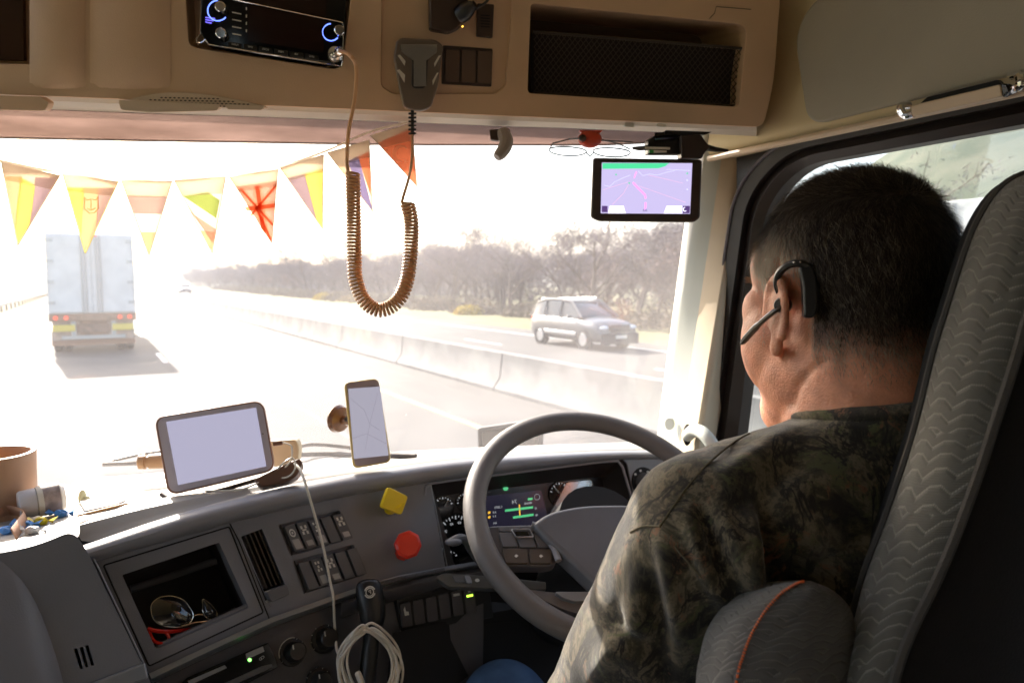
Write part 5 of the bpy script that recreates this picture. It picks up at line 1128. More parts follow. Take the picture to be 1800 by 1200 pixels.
solo(o, 'curled tan paper strip at the left edge of the dashboard', 'paper')
mb = MB(); mb.prism([SU(x, y, .006) for x, y in rnd([(140, 886), (168, 877), (222, 884), (205, 892), (150, 904)], 3)], UP*-.004); solo(mb.build('notepad', mat('paper_white', (.7, .68, .66), .7), bevel=.001), 'white notepad lying in the sun on the dashboard', 'notepad')
mb = MB(); mb.tube([SU(136, 911, .004), SU(225, 889, .004)], .0016, 6); solo(mb.build('pencil', mat('pencil', (.55, .27, .08), .5)), 'thin orange pencil lying across the notepad', 'pencil')
mb = MB(); q = SU(145, 884, .010); mb.ell(q, .006, .006, .012, (1, 0, .3)); mb.ell(q+Vector((.006, 0, -.004)), .006, .007, .006); solo(mb.build('earplug', mat('foam', (.55, .55, .35), .8)), 'small pale foam earplug standing on the dashboard', 'earplug')
# sunglasses and red glasses in the compartment
cpt = A.at(320, 1095, -.03); chr_ = mat('gold_frame', (.75, .7, .6), .15, metal=1); sl = mat('dark_lens', (.006, .005, .005), .03, spec=1.0)
sun_ = thing('sunglasses', A.at(320, 1080, -.03), 'mirrored dark sunglasses with thin metal frame in the storage compartment', 'sunglasses')
GA = Pl(A.at(320, 1080, -.02), A.n+Vector((.25, 0, .3)), A.x)
for pts, r in (([(264, 1062), (278, 1049), (302, 1046), (325, 1054), (341, 1080), (335, 1094), (316, 1102), (285, 1100), (268, 1088)], 10), ([(355, 1050), (370, 1060), (382, 1075), (381, 1088), (366, 1088), (357, 1078)], 6)):
    rp_ = rnd(pts, r, 4); c0 = sum((GA.at(x, y) for x, y in rp_), Vector())/len(rp_)
    mb = MB(); edge = [GA.at(x, y) for x, y in rp_]
    mb.grid([edge, [p.lerp(c0, .3)+GA.n*.004 for p in edge], [p.lerp(c0, .7)+GA.n*.0065 for p in edge], [p.lerp(c0, .98)+GA.n*.007 for p in edge]], True); mb.build('lens', sl, sun_, smooth=80)
    mb = MB(); mb.tube(edge, .0008, 6, True); mb.build('rim', chr_, sun_)
mb = MB(); mb.tube([GA.at(x, y, .001) for x, y in ((341, 1081), (350, 1079), (356, 1080))], .001, 6); mb.build('bridge', chr_, sun_)
mb = MB(); mb.tube([GA.at(x, y, .003) for x, y in ((318, 1100), (345, 1093), (381, 1089))], .0013, 6); mb.build('temple', chr_, sun_)
rg = thing('red_glasses', A.at(285, 1110, -.03), 'glossy red glasses under the sunglasses in the storage compartment', 'glasses'); rm = mat('red_gloss', (.6, .015, .005), .12)
mb = MB(); mb.tube(spl([A.at(260, 1104, -.012), A.at(275, 1108, -.010), A.at(300, 1109, -.014), A.at(335, 1106, -.03)], 6), .0028, 8); mb.tube(spl([A.at(261, 1106, -.012), A.at(270, 1125, -.008), A.at(285, 1130, -.01), A.at(297, 1122, -.012), A.at(290, 1108, -.012)], 6), .0022, 8); mb.build('frame', rm, rg)
# wipers, camera box and lens outside / at the foot of the screen
wp = thing('wiper', P(230, 815, 1.4), 'windscreen wiper blade and arm lying across the foot of the windscreen', 'wiper')
wb = mat('wiper_grey', (.10, .09, .09), .45)
def out_(x, y, o=.03): return wpt(x, y, 0)+FW*o
mb = MB(); mb.tube([out_(181, 822), out_(240, 820), out_(300, 820)], .0042, 6); mb.build('blade', wb, wp)
mb = MB(); mb.tube(spl([out_(520, 798, .05), out_(560, 791, .06), out_(620, 795, .06), out_(680, 803, .05), out_(745, 808, .04)], 6), .0042, 6); mb.build('arm', wb, wp)
mb = MB(); mb.tube(spl([out_(530, 806, .04), out_(600, 806, .05), out_(700, 810, .05), out_(745, 810, .04)], 6), .0055, 6); mb.build('blade', wb, wp)
mb = MB(); mb.tube([out_(198, 818, .04), out_(250, 808, .05), out_(300, 800, .05)], .003, 6); mb.build('arm', wb, wp)
bx = thing('dash_camera', P(500, 790, 1.26), 'cream plastic transponder box behind the tablet', 'box'); crm = mat('cream_box', (.5, .43, .3), .5)
BX = Pl(P(500, 800, 1.24), Vector((.1, -1, .1)), (1, .1, 0))
mb = MB(); mb.slab(BX, rnd([(470, 775), (520, 772), (526, 786), (524, 812), (480, 822)], 6), 0, .03); mb.build('body', crm, bx, bevel=.003)
bx2 = thing('wiper_motor', P(262, 810, 1.3), 'tan cylinder housing showing left of the tablet', 'housing')
mb = MB(); mb.lathe(P(243, 812, 1.25), Vector((1, .15, .02)), [(0, .008), (.002, .0125), (.012, .013), (.013, .010), (.018, .010), (.019, .013), (.06, .014)], 20); mb.build('body', mat('tan_housing', (.45, .28, .15), .4), bx2)
# cables
cb2 = thing('charging_cable', P(520, 810, 1.15), 'white charging cable running from the tablet down the dashboard to a coil on the lever', 'cable')
mb = MB(); mb.tube(spl([P(497, 778, 1.12), P(512, 784, 1.12), P(512, 806, 1.11), P(500, 822, 1.11), P(486, 828, 1.11), P(500, 812, 1.1), P(515, 805, 1.11), P(519, 822, 1.1), P(505, 838, 1.1), P(470, 842, 1.1), P(430, 858, 1.08), P(400, 862, 1.07), P(360, 862, 1.06)], 8), .0013, 6); mb.build('lead', M['cable'], cb2)
dn = spl([P(514, 812, 1.12), P(528, 826, 1.10), P(540, 860, 1.08), A.at(556, 915, .018), A.at(568, 960, .014), A.at(580, 1020, .010), A.at(586, 1050, .012), B.at(588, 1095, .018), B.at(592, 1140, .03), HP.at(600, 1155, .02)], 8)
mb = MB(); mb.tube(dn, .0021, 8); mb.build('lead', M['cable'], cb2)
rr = random.Random(4); loops = []
for k in range(9):
    cx = 649+rr.uniform(-7, 7); cy = 1165+rr.uniform(-6, 10); rx = 52+rr.uniform(-16, 5); ry_ = 64+rr.uniform(-6, 6); ro = rr.uniform(-.12, .12)
    for j in range(20):
        t = -pi/2+2*pi*j/20; top_ = max(0, -sin(t))
        x = cx+rx*cos(t)*(1-.35*top_**2)*cos(ro)-ry_*sin(t)*sin(ro); y = cy+ry_*sin(t)*(1 if sin(t) > 0 else .96)
        loops.append(HP.at(x, y, .016*top_*0+.006*sin(t*2+k)+(.014 if top_ > .6 else 0)))
mb = MB(); mb.tube(spl([dn[-1]]+loops, 4), .0019, 6); mb.build('coil', M['cable'], cb2)
mb = MB(); mb.lathe(HP.at(628, 1180, .02), HP.at(640, 1210, .02)-HP.at(628, 1180, .02), [(0, .003), (.002, .0045), (.03, .0045)], 12); mb.build('connector', M['cable'], cb2)
hol = thing('cable_holder', P(495, 840, 1.1), 'brown cradle with bundled wires beside the tablet', 'holder')
mb = MB(); mb.slab(Pl(P(490, 838, 1.1), Vector((.1, -.8, .6)), (1, .2, 0)), rnd([(445, 842), (500, 815), (526, 804), (532, 812), (522, 835), (505, 845), (455, 856)], 5), 0, .02); mb.build('body', mat('cradle_brown', (.12, .055, .03), .4), hol, bevel=.003)
# bonnet mirror outside, in front of the screen
hm = thing('bonnet_mirror', P(897, 775, 2.1), 'black framed square mirror outside the windscreen behind the wheel', 'mirror')
HM = Pl(P(897, 775, 2.1), Vector((0, -1, .1)), (1, 0, 0))
mb = MB(); mb.slab(HM, rnd([(839, 752), (936, 738), (956, 748), (954, 800), (842, 830)], 5), 0, .03); mb.build('housing', mat('mirror_grey', (.08, .085, .09), .5, var=.4, vs=40), hm, bevel=.004)
mb = MB(); mb.slab(HM, rnd([(847, 758), (935, 745), (947, 753), (945, 800), (850, 825)], 5), .001, .002); mb.build('glass', mat('mirror_glass', (.8, .8, .8), .08, metal=1), hm, smooth=0)
mb = MB(); mb.tube([HM.at(900, 800, -.03), HM.at(905, 1000, .1)], .012, 8); mb.build('stem', M['black'], hm)
# ------------------------------------------------------------------ driver's seat
def fabric(name, N, zig, U, col, dash_c):
    m = bpy.data.materials.new(name); m.use_nodes = True; n = m.node_tree.nodes; l = m.node_tree.links; b = n['Principled BSDF']; b.inputs['Roughness'].default_value = .9; b.inputs['Sheen Weight'].default_value = .2
    def mt(op, a, c=None, d=None):
        x = n.new('ShaderNodeMath'); x.operation = op
        for i, v in enumerate((a, c, d)):
            if v is None: continue
            if isinstance(v, (int, float)): x.inputs[i].default_value = v
            else: l.new(v, x.inputs[i])
        return x.outputs[0]
    uv = n.new('ShaderNodeUVMap'); sp = n.new('ShaderNodeSeparateXYZ'); l.new(uv.outputs[0], sp.inputs[0]); u, v = sp.outputs[0], sp.outputs[1]
    nz = n.new('ShaderNodeTexNoise'); nz.inputs['Scale'].default_value = 5; l.new(uv.outputs[0], nz.inputs[0])
    uz = mt('ADD', mt('MULTIPLY', u, U), mt('MULTIPLY', mt('SNAP', v, .11), 2.7))
    tri = mt('PINGPONG', uz, .5)
    tri = mt('MINIMUM', tri, .34)
    ph_ = mt('ADD', mt('MULTIPLY', v, N), mt('MULTIPLY', tri, zig)); ph_ = mt('ADD', ph_, mt('MULTIPLY', u, .9))
    fr_ = mt('FRACT', ph_); ridge = mt('SMOOTH_MIN', mt('MULTIPLY', fr_, 3.0), 1.0, .3)
    rib = mt('SINE', mt('MULTIPLY', v, N*6.283*7)); dsh = mt('GREATER_THAN', mt('FRACT', mt('MULTIPLY', u, U*16)), .4)
    line_ = mt('MULTIPLY', mt('LESS_THAN', fr_, .13), dsh)
    h = mt('ADD', ridge, mt('MULTIPLY', rib, .06)); bu = n.new('ShaderNodeBump'); bu.inputs['Strength'].default_value = .8; bu.inputs['Distance'].default_value = .002; l.new(h, bu.inputs['Height']); l.new(bu.outputs[0], b.inputs['Normal'])
    mx = n.new('ShaderNodeMixRGB'); mx.inputs[1].default_value = (*col, 1); mx.inputs[2].default_value = (*dash_c, 1); l.new(line_, mx.inputs[0])
    m2 = n.new('ShaderNodeMixRGB'); m2.blend_type = 'MULTIPLY'; m2.inputs[0].default_value = .5; l.new(mx.outputs[0], m2.inputs[1]); l.new(nz.outputs[0], m2.inputs[2]); l.new(m2.outputs[0], b.inputs['Base Color'])
    return m
fab = fabric('seat_fabric', 46, 1.6, 3.0, (.12, .115, .10), (.3, .285, .25))
fab2 = fabric('armrest_fabric', 22, 2.2, 3.4, (.13, .125, .12), (.24, .23, .21))
seatdk = mat('seat_black', (.006, .005, .005), .95, bump=.5, bs=500, var=.3, vs=40)
seat = thing('driver_seat', P(1700, 1100, .62), 'driver seat with dark zigzag ribbed fabric and a folded armrest', 'seat')
E1 = [(1875, 292, .56), (1802, 306, .565), (1758, 335, .57), (1722, 390, .575), (1698, 450, .578), (1668, 545, .58), (1645, 620, .582), (1622, 715, .582), (1598, 800, .58), (1560, 910, .575), (1522, 1010, .57), (1500, 1100, .565), (1488, 1200, .56), (1482, 1400, .55)]
E2 = [(1900, 330, .50), (1868, 350, .50), (1848, 390, .50), (1838, 440, .50), (1822, 510, .50), (1800, 590, .50), (1780, 660, .50), (1752, 745, .50), (1728, 820, .50), (1688, 930, .50), (1650, 1020, .50), (1610, 1100, .50), (1578, 1190, .50), (1530, 1400, .50)]
E1s = spl([P(*e) for e in E1], 4); E2s = spl([P(*e) for e in E2], 4); mb = MB(); mk = MB(); rows = []; nr = len(E1s)
for i, (a, b) in enumerate(zip(E1s, E2s)):
    row = []
    for q in range(11):
        t = q/10; row.append(a.lerp(b, t) - RT*.022*sin(pi*t)**.8); mb.uvv.append((t, i/nr))
    rows.append(row)
mb.grid(rows); mb.build('side_bolster', fab, seat, smooth=80)
mb = MB(); mb.grid([[a+RT*.004-FW*0, a+FW*.02+RT*.02, a+FW*.0+RT*.09, a-FW*.05+RT*.12, a-FW*.05+RT*.34, a+RT*.38, a+FW*.0+RT*.42, b+RT*.42, b+RT*.3-FW*.03, b+RT*.1-FW*.03, b+RT*.02-FW*.012, b+RT*.002] for a, b in zip(E1s, E2s)], True, True); mb.build('backrest', seatdk, seat, smooth=80)
mb = MB(); mb.tube([p-RT*.002+FW*.001 for p in E1s], .0028, 6); mb.tube([p-RT*.003 for p in E2s], .0035, 6); mb.build('piping', mat('piping', (.06, .055, .05), .9, bump=1, bs=900), seat)
mb = MB(); mb.prism([Vector((.18, .56, EYE-.92))+v for v in (Vector((0, 0, 0)), FW*.5, FW*.5+RT*.48, RT*.48)], UP*-.12); mb.build('cushion', seatdk, seat, bevel=.03)
# folded armrest with orange stitching
AL = [(1402, 1019), (1355, 1022), (1310, 1038), (1270, 1066), (1243, 1105), (1230, 1150), (1222, 1210), (1215, 1420)]
AM = [(1415, 1020), (1400, 1024), (1372, 1042), (1345, 1072), (1322, 1110), (1306, 1150), (1292, 1210), (1270, 1420)]
AR = [(1425, 1020), (1455, 1032), (1480, 1050), (1496, 1072), (1503, 1100), (1504, 1140), (1498, 1210), (1480, 1420)]
al = spl([P(x, y, .575) for x, y in AL], 4); am = spl([P(x, y, .525) for x, y in AM], 4); ar = spl([P(x, y, .535) for x, y in AR], 4)
mb = MB(); rows = []
for i, (a, m_, r_) in enumerate(zip(al, am, ar)):
    row = []; w_ = min(1, i/6)
    for q in range(8): t = q/7; row.append(a.lerp(m_, t)+Vector((-.35, -.8, .2))*.010*sin(pi*t)*w_); mb.uvv.append((t*.6, i/len(al)*1.0))
    for q in range(1, 10): t = q/9; row.append(m_.lerp(r_, t)+Vector((.1, -1, .2))*.012*sin(pi*t)*w_); mb.uvv.append((.6+t, i/len(al)*1.0))
    row.append(r_+Vector((.0, .05, -.07))*w_); row.append(a+Vector((.035, .05, -.05))*w_); mb.uvv += [(1.7, i/len(al)), (0, i/len(al))]
    rows.append(row)
mb.grid(rows, True); ao = mb.build('armrest', fab2, seat, smooth=80)
mb = MB()
for k, (a, b) in enumerate(zip(spl(am, 4), spl(am, 4)[1:])):
    if k % 2 == 0 and k > 3: mb.tube([a+Vector((-.1, -.9, .2))*.0012, b+Vector((-.1, -.9, .2))*.0012], .0011, 5)
mb.build('orange_stitching', mat('orange_thread', (.65, .13, .02), .7), ao)
# ------------------------------------------------------------------ the driver
HC = Vector((.338, .72, EYE-.020)); LF = -RT; HS = 1.06; HA = radians(-19)
HFW = Vector((sin(HA), cos(HA), 0)); HLF = Vector((-cos(HA), sin(HA), 0))
def H(f, l, z): return HC + (HFW*f + HLF*l)*HS + UP*z
def X(x, y, z): return Vector((x, y, EYE+z))
def meta(mb, name, vox, it, fac=.5):
    """fuse overlapping closed shapes into one continuous skin"""
    me = bpy.data.meshes.new('m'); me.from_pydata(mb.v, [], mb.f); b = bmesh.new(); b.from_mesh(me); bmesh.ops.recalc_face_normals(b, faces=b.faces); b.to_mesh(me); b.free()
    o = bpy.data.objects.new('m', me); COL.objects.link(o)
    r = o.modifiers.new('r', 'REMESH'); r.mode = 'VOXEL'; r.voxel_size = vox; r.use_smooth_shade = True
    s_ = o.modifiers.new('s', 'SMOOTH'); s_.factor = fac; s_.iterations = it
    bpy.context.view_layer.update(); me2 = bpy.data.meshes.new_from_object(o.evaluated_get(bpy.context.evaluated_depsgraph_get())); me2.name = name
    bpy.data.objects.remove(o); return me2
man = thing('person', X(.34, .72, -.9), 'heavy set man with short dark hair driving in a camouflage shirt and blue jeans', 'person')
def child(me, name, m, parent=man):
    o = bpy.data.objects.new(name, me); COL.objects.link(o); me.transform(Matrix.Translation(-Vector(parent['_o']))); o.parent = parent; o['_o'] = parent['_o']; me.materials.clear(); me.materials.append(m)
    for p in me.polygons: p.use_smooth = True
    return o
b = MB(); fr3 = dict(ax=FW, ay=LF, az=UP, n=28, m=18); frh = dict(ax=HFW*HS, ay=HLF*HS, az=UP, n=28, m=18)
b.ell(H(-.006, 0, .036), .092, .078, .090, **frh); b.ell(H(.03, 0, -.02), .072, .068, .092, **frh); b.ell(H(.038, 0, .03), .056, .070, .055, **frh)
b.ell(H(.035, 0, -.085), .058, .058, .046, **frh); b.ell(H(.075, 0, -.108), .024, .026, .020, **frh)
for s in (-1, 1):
    b.ell(H(.036, s*.042, -.045), .046, .037, .058, **frh); b.ell(H(.005, s*.046, -.07), .055, .03, .05, **frh)
    b.ell(H(.074, s*.024, .024), .016, .024, .012, **frh)            # brow ridge
    b.ell(H(.052, s*.046, -.012), .028, .026, .03, **frh)             # cheekbone
    b.ell(H(.097, s*.008, -.038), .010, .009, .009, **frh)
    # ear: shell, rim and lobe, rear edge standing out
    ef = (HFW*.985 - HLF*s*.17); el_ = (HLF*s*.985 + HFW*.17); ec = H(-.006, s*.083, -.012)
    b.ell(ec, .017, .006, .03, ef, el_, UP, 16, 10)
    rimp_ = [ec+ef*(.019*cos(t))+UP*(.033*sin(t)+.002)+el_*.002 for t in [radians(a) for a in range(-20, 250, 18)]]
    b.tube([ec+ef*(-.018*cos(t))+UP*(.034*sin(t)+.001)+el_*.003 for t in [radians(a) for a in range(-50, 200, 16)]], .0048, 8)
    b.ell(ec+UP*-.032+ef*.002, .009, .006, .012, ef, el_, UP, 14, 8); b.ell(ec+ef*.014+UP*-.006, .006, .006, .010, ef, el_, UP, 12, 8)
b.cap2(H(.088, 0, .012), H(.101, 0, -.034), .008, .010); b.ell(H(.098, 0, -.068), .012, .024, .006, **frh); b.ell(H(.096, 0, -.078), .012, .02, .006, **frh)
b.cap2(H(-.024, 0, -.02), H(-.036, 0, -.17), .073, .083, 28); b.ell(H(-.058, 0, -.085), .042, .06, .03, **frh); b.ell(H(-.06, 0, -.12), .044, .064, .03, **frh)
b.ell(H(.024, 0, -.115), .058, .062, .045, **frh)
SH = {1: X(.177, .628, -.228), -1: X(.505, .82, -.235)}; EL = {1: X(.078, .70, -.48), -1: X(.55, 1.0, -.47)}; WR = {1: X(.13, .90, -.66), -1: X(.385, 1.12, -.40)}
NB = X(.366, .681, -.19)
torso = [(X(.366, .672, -.36), .125, .185, .18), (X(.36, .685, -.55), .135, .18, .2), (X(.345, .72, -.68), .165, .19, .17)]
for c, a_, l_, z_ in torso: b.ell(c, a_, l_, z_, **fr3)
b.ell(X(.34, .73, -.85), .15, .18, .12, **fr3)
KN = {1: X(-.013, 1.115, -.70), -1: X(.36, 1.30, -.72)}; AN = {1: X(-.1, 1.32, -1.32), -1: X(.26, 1.5, -1.35)}; HP_ = {1: X(.26, .70, -.85), -1: X(.42, .79, -.85)}
for s in (1, -1):
    b.cap2(NB+UP*.0, SH[s]+UP*-.005, .07, .062); b.cap2(SH[s], EL[s], .062, .046); b.cap2(EL[s], WR[s], .045, .03)
    b.cap2(HP_[s], KN[s], .085, .062); b.cap2(KN[s], AN[s], .058, .04); b.cap2(AN[s]+UP*-.02, AN[s]+FW*.16+UP*-.07, .04, .035)
# hands: a palm, four unequal fingers bent at the knuckles, a thumb from the side of the palm
def hand(wr, fwd, side, dn, curl):
    pc = wr+fwd*.055; b.ell(pc, .045, .036, .016, fwd, side, dn, 16, 10)
    for i, (o_, L_, r_) in enumerate(((-.03, .068, .0082), (-.0105, .078, .0086), (.009, .074, .0083), (.028, .058, .0074))):
        p = pc+fwd*.038+side*o_; d = (fwd+side*o_*3).normalized(); ang = 0
        for k, ln in enumerate((.45, .32, .25)):
            ang += curl[k]; dd = (d*cos(ang)+dn*sin(ang)).normalized(); q = p+dd*L_*ln; b.cap2(p, q, r_*(1-.1*k), r_*(.92-.1*k), 10); p = q
    p = pc-fwd*.012-side*.028; d = (fwd*.6-side*.75+dn*.2).normalized(); q = p+d*.034; b.cap2(p, q, .0125, .010, 10); b.cap2(q, q+(d+fwd*.6+dn*.5).normalized()*.03, .010, .008, 10)
hand(WR[1], (FW+UP*-.15).normalized(), RT*-1, Vector((0, 0, -1)), (.3, .35, .25))
fwd = ((WH.x*.9+WH.y*.0)*-1); rimR = wc+WH.x*.2085 if (wc+WH.x*.2).x > wc.x else wc-WH.x*.2085
hd_side = WH.y; hd_f = (rimR-(WR[-1])).normalized(); hand(rimR+WH.n*.034-(wc-rimR).normalized()*.07, (wc-rimR).normalized(), hd_side, -WH.n, (.7, 1.0, .8))
b.cap2(WR[-1], rimR+WH.n*.034-(wc-rimR).normalized()*.07, .03, .026)
skin = mat('skin', (.64, .28, .17), .5, bump=.45, bs=420, var=.2, vs=32, sss=.22, bdist=.0022)
_n = skin.node_tree.nodes; _l = skin.node_tree.links; _pb = _n['Principled BSDF']; _at = _n.new('ShaderNodeAttribute'); _at.attribute_name = 'scalp'
_mx = _n.new('ShaderNodeMixRGB'); _mx.inputs[2].default_value = (.03, .017, .01, 1); _l.new(_at.outputs['Fac'], _mx.inputs[0]); _l.new(_pb.inputs['Base Color'].links[0].from_socket, _mx.inputs[1]); _l.new(_mx.outputs[0], _pb.inputs['Base Color'])
bm_e = meta(b, 'body', .0034, 5); _off = []
_cr = [P(x, y, .66) for x, y in ((1392, 712), (1402, 680), (1420, 655), (1445, 636))]
for v in bm_e.vertices:
    L0 = (v.co-CAM).length; k_ = 0
    if L0 < .9:
        r_ = (v.co-CAM)/L0
        for a, c in zip(_cr, _cr[1:]):
            aa = (a-CAM).normalized()*L0; cc_ = (c-CAM).normalized()*L0; p_ = r_*L0; ab = cc_-aa; t_ = min(1, max(0, (p_-aa).dot(ab)/ab.length_squared)); d_ = (p_-(aa+ab*t_)).length; k_ = min(k_, -.0035*math.exp(-(d_/.0035)**2))
    _off.append(v.co+v.normal*(k_+noise.noise(v.co*55)*.0009))
for v, q in zip(bm_e.vertices, _off): v.co = q
body = child(bm_e, 'body', skin)
# hair sampled over the scalp of the finished body
V_ = [Vector(v.co)+Vector(man['_o']) for v in bm_e.vertices]
def loc_(p): d = p-HC; return d.dot(HFW)/HS, d.dot(HLF)/HS, d.z
def hairv(p):
    f, l_, z = loc_(p); al_ = abs(l_)
    if z < -.1 or z > .2: return 0
    nz = noise.noise(p*60)*.006
    fl = .088 - .55*max(0, .085-z) - .25*max(0, al_-.05)         # front limit falls back towards the temple
    if z < .03: fl = min(fl, .046)
    v = sm(fl-f+nz, -.008, .016)
    back = sm(-.022-f, 0, .016); front_ = sm(f, .010, .022)
    low = .030*(1-back)*(1-front_) + (-.050)*back + (-.022)*front_
    return v*sm(z-low+nz, -.020, .042)
faces = []; 
for p in bm_e.polygons:
    c = Vector(p.center)+Vector(man['_o'])
    if c.z < HC.z-.09 or (c-HC).length > .2: continue
    k = hairv(c)
    if k > 0: faces.append((c, Vector(p.normal), k, p.area, p.index))
sa = bm_e.color_attributes.new('scalp', 'FLOAT_COLOR', 'POINT')
for i_, p_ in enumerate(V_):
    kk_ = hairv(p_) if (p_-HC).length < .2 and abs((p_-H(-.006, .083, -.012)).dot(HLF)) > .0 and abs(loc_(p_)[1]) < .088 else 0
    if kk_: _f, _l2, _z = loc_(p_); kk_ *= 1-.85*sm(_f, -.03, .012)*(1-sm(_z, .045, .085))
    sa.data[i_].color = (kk_, kk_, kk_, 1)
hv = []; hf = []; hc = []
wts = np.array([x[3]*(.06+.94*x[2]) for x in faces]); wts /= wts.sum(); pick = RNG.choice(len(faces), 60000, p=wts); rr = random.Random(11)
off = Vector(man['_o'])
for j in pick:
    c, n_, k, a_, _ = faces[j]; f, l_, z = loc_(c)
    dn_ = (-UP*.8 - HFW*.5 + HLF*(.2 if l_ > 0 else -.2)); crown_ = sm(z, .07, .12)
    dn_ = dn_*(1-crown_) + (HFW*.9+HLF*rr.uniform(-.4, .4))*crown_
    t = (dn_-n_*dn_.dot(n_)).normalized(); lift = rr.uniform(.25, .75)*(1.2 if crown_ > .3 else .8)
    t = (t+n_.cross(t)*rr.gauss(0, .35)).normalized(); L_ = (.006+.012*min(1, k)*sm(z, -.03, .06))*rr.uniform(.6, 1.35)
    d1 = (t+n_*lift).normalized(); d2 = (t+n_*lift*.3).normalized(); s_ = d1.cross(n_).normalized()*rr.uniform(.00016, .0003)
    p0 = c+n_*-.0005+Vector((rr.uniform(-1, 1), rr.uniform(-1, 1), rr.uniform(-1, 1)))*.0018-off; p1 = p0+d1*L_*.5; p2 = p1+d2*L_*.5; o_ = len(hv)
    hv += [p0-s_, p0+s_, p1+s_*.8, p1-s_*.8, p2]; hf += [(o_, o_+1, o_+2, o_+3), (o_+3, o_+2, o_+4)]
    g = sm(f, -.035, .02)*(1-sm(z, .045, .085)) + .75*(1-sm(k, .25, .95)); g = min(1, max(0, g+rr.gauss(0, .18)))
    cc = [.015*(1-g)+.40*g, .008*(1-g)+.33*g, .004*(1-g)+.25*g]; hc += [cc]*5
me = bpy.data.meshes.new('hair'); me.from_pydata(hv, [], hf); at_ = me.color_attributes.new('hc', 'FLOAT_COLOR', 'POINT')
at_.data.foreach_set('color', np.array([c+[1] for c in hc], dtype=np.float32).ravel())
hm_ = mat('hair', (.02, .012, .008), .65, spec=.2); a_n = hm_.node_tree.nodes.new('ShaderNodeAttribute'); a_n.attribute_name = 'hc'; hm_.node_tree.links.new(a_n.outputs[0], hm_.node_tree.nodes['Principled BSDF'].inputs['Base Color'])
ho = bpy.data.objects.new('hair', me); COL.objects.link(ho); ho.parent = man; me.materials.append(hm_)
# eyes, brows
for s in (-1, 1):
    mb = MB(); mb.ell(H(.066, s*.031, .006), .0125, .0125, .0125, **frh); mb.build('eye', mat('eye_white', (.75, .72, .7), .2), man)
    mb = MB()
    for k in range(90): q = H(.087-.014*(k/90)**2, s*(.014+.04*k/90), .020+rr.uniform(-.003, .003)); mb.tube([q, q+HFW*.005+HLF*s*.005+UP*rr.uniform(-.001, .003)], .0003, 3)
    mb.build('eyebrow', hm_ if False else mat('brow', (.2, .13, .08), .7), man)
# shirt
b = MB()
for c, a_, l_, z_ in torso: b.ell(c, a_+.012, l_+.012, z_+.01, **fr3)
for s in (1, -1):
    b.cap2(NB+UP*.006, SH[s]+UP*.0, .078, .072, 24); b.cap2(SH[s]+UP*-.0, EL[s], .076, .062, 24); b.cap2(EL[s], WR[s]-(WR[s]-EL[s]).normalized()*.03, .056, .042, 20)
b.cap2(X(.366, .681, -.3), X(.36, .69, -.02), .088, .080, 28)
# folds: ridges running from the armpit and across the shoulder blade
sme = meta(b, 'shirt', .0045, 9)
bb = bmesh.new(); bb.from_mesh(sme)
cpn = (UP + FW*.17 + LF*.05).normalized(); cpo = X(.366, .681, -.118)
geom = bb.verts[:]+bb.edges[:]+bb.faces[:]; bmesh.ops.bisect_plane(bb, geom=geom, plane_co=cpo, plane_no=cpn, clear_outer=True)
# folds pressed into the cloth
def ribd(p, a, c, w_):
    ab = c-a; t = min(1, max(0, (p-a).dot(ab)/ab.length_squared)); d = (p-(a+ab*t)).length; return math.exp(-(d/w_)**2)*sin(pi*min(1, max(0, t*.9+.08)))
pits = X(.205, .60, -.33)
segs = []
for (x0, y0), (x1, y1), w_, amp in (((1168, 915), (1190, 1130), .011, .007), ((1205, 900), (1290, 1090), .010, .008), ((1235, 885), (1275, 1050), .009, -.008), ((1262, 900), (1335, 1060), .011, .009), ((1130, 980), (1110, 1200), .013, .006), ((1150, 1010), (1170, 1220), .010, -.007), ((1322, 900), (1325, 1040), .010, .009), ((1345, 880), (1360, 1040), .010, -.008), ((1390, 760), (1250, 850), .012, .005), ((1420, 800), (1290, 900), .012, -.005), ((1450, 760), (1600, 740), .014, .005), ((1400, 900), (1500, 1000), .016, .007), ((1120, 1090), (1040, 1190), .012, .006), ((1080, 1080), (1150, 1160), .010, -.006)):
    dd = .565 if x0 > 1300 else .60
    segs.append((P(x0, y0, dd), P(x1, y1, dd-.01), w_*.85, amp*1.7))
bb.normal_update(); mv = []
for v in bb.verts:
    k_ = noise.noise(v.co*18)*.0035+noise.noise(v.co*45)*.001; Lc = (v.co-CAM).length
    if Lc < .95:
        r_ = (v.co-CAM)/Lc
        for a, c, w_, amp in segs: k_ += amp*ribd(r_*Lc, (a-CAM).normalized()*Lc, (c-CAM).normalized()*Lc, w_)
    mv.append(v.co+v.normal*k_)
for v, q in zip(bb.verts, mv): v.co = q
bmesh.ops.recalc_face_normals(bb, faces=bb.faces); bb.to_mesh(sme)
edge_loop = []
for e in bb.edges:
    if len(e.link_faces) == 1: edge_loop.append((e.verts[0].co+e.verts[1].co)/2)
bb.free()
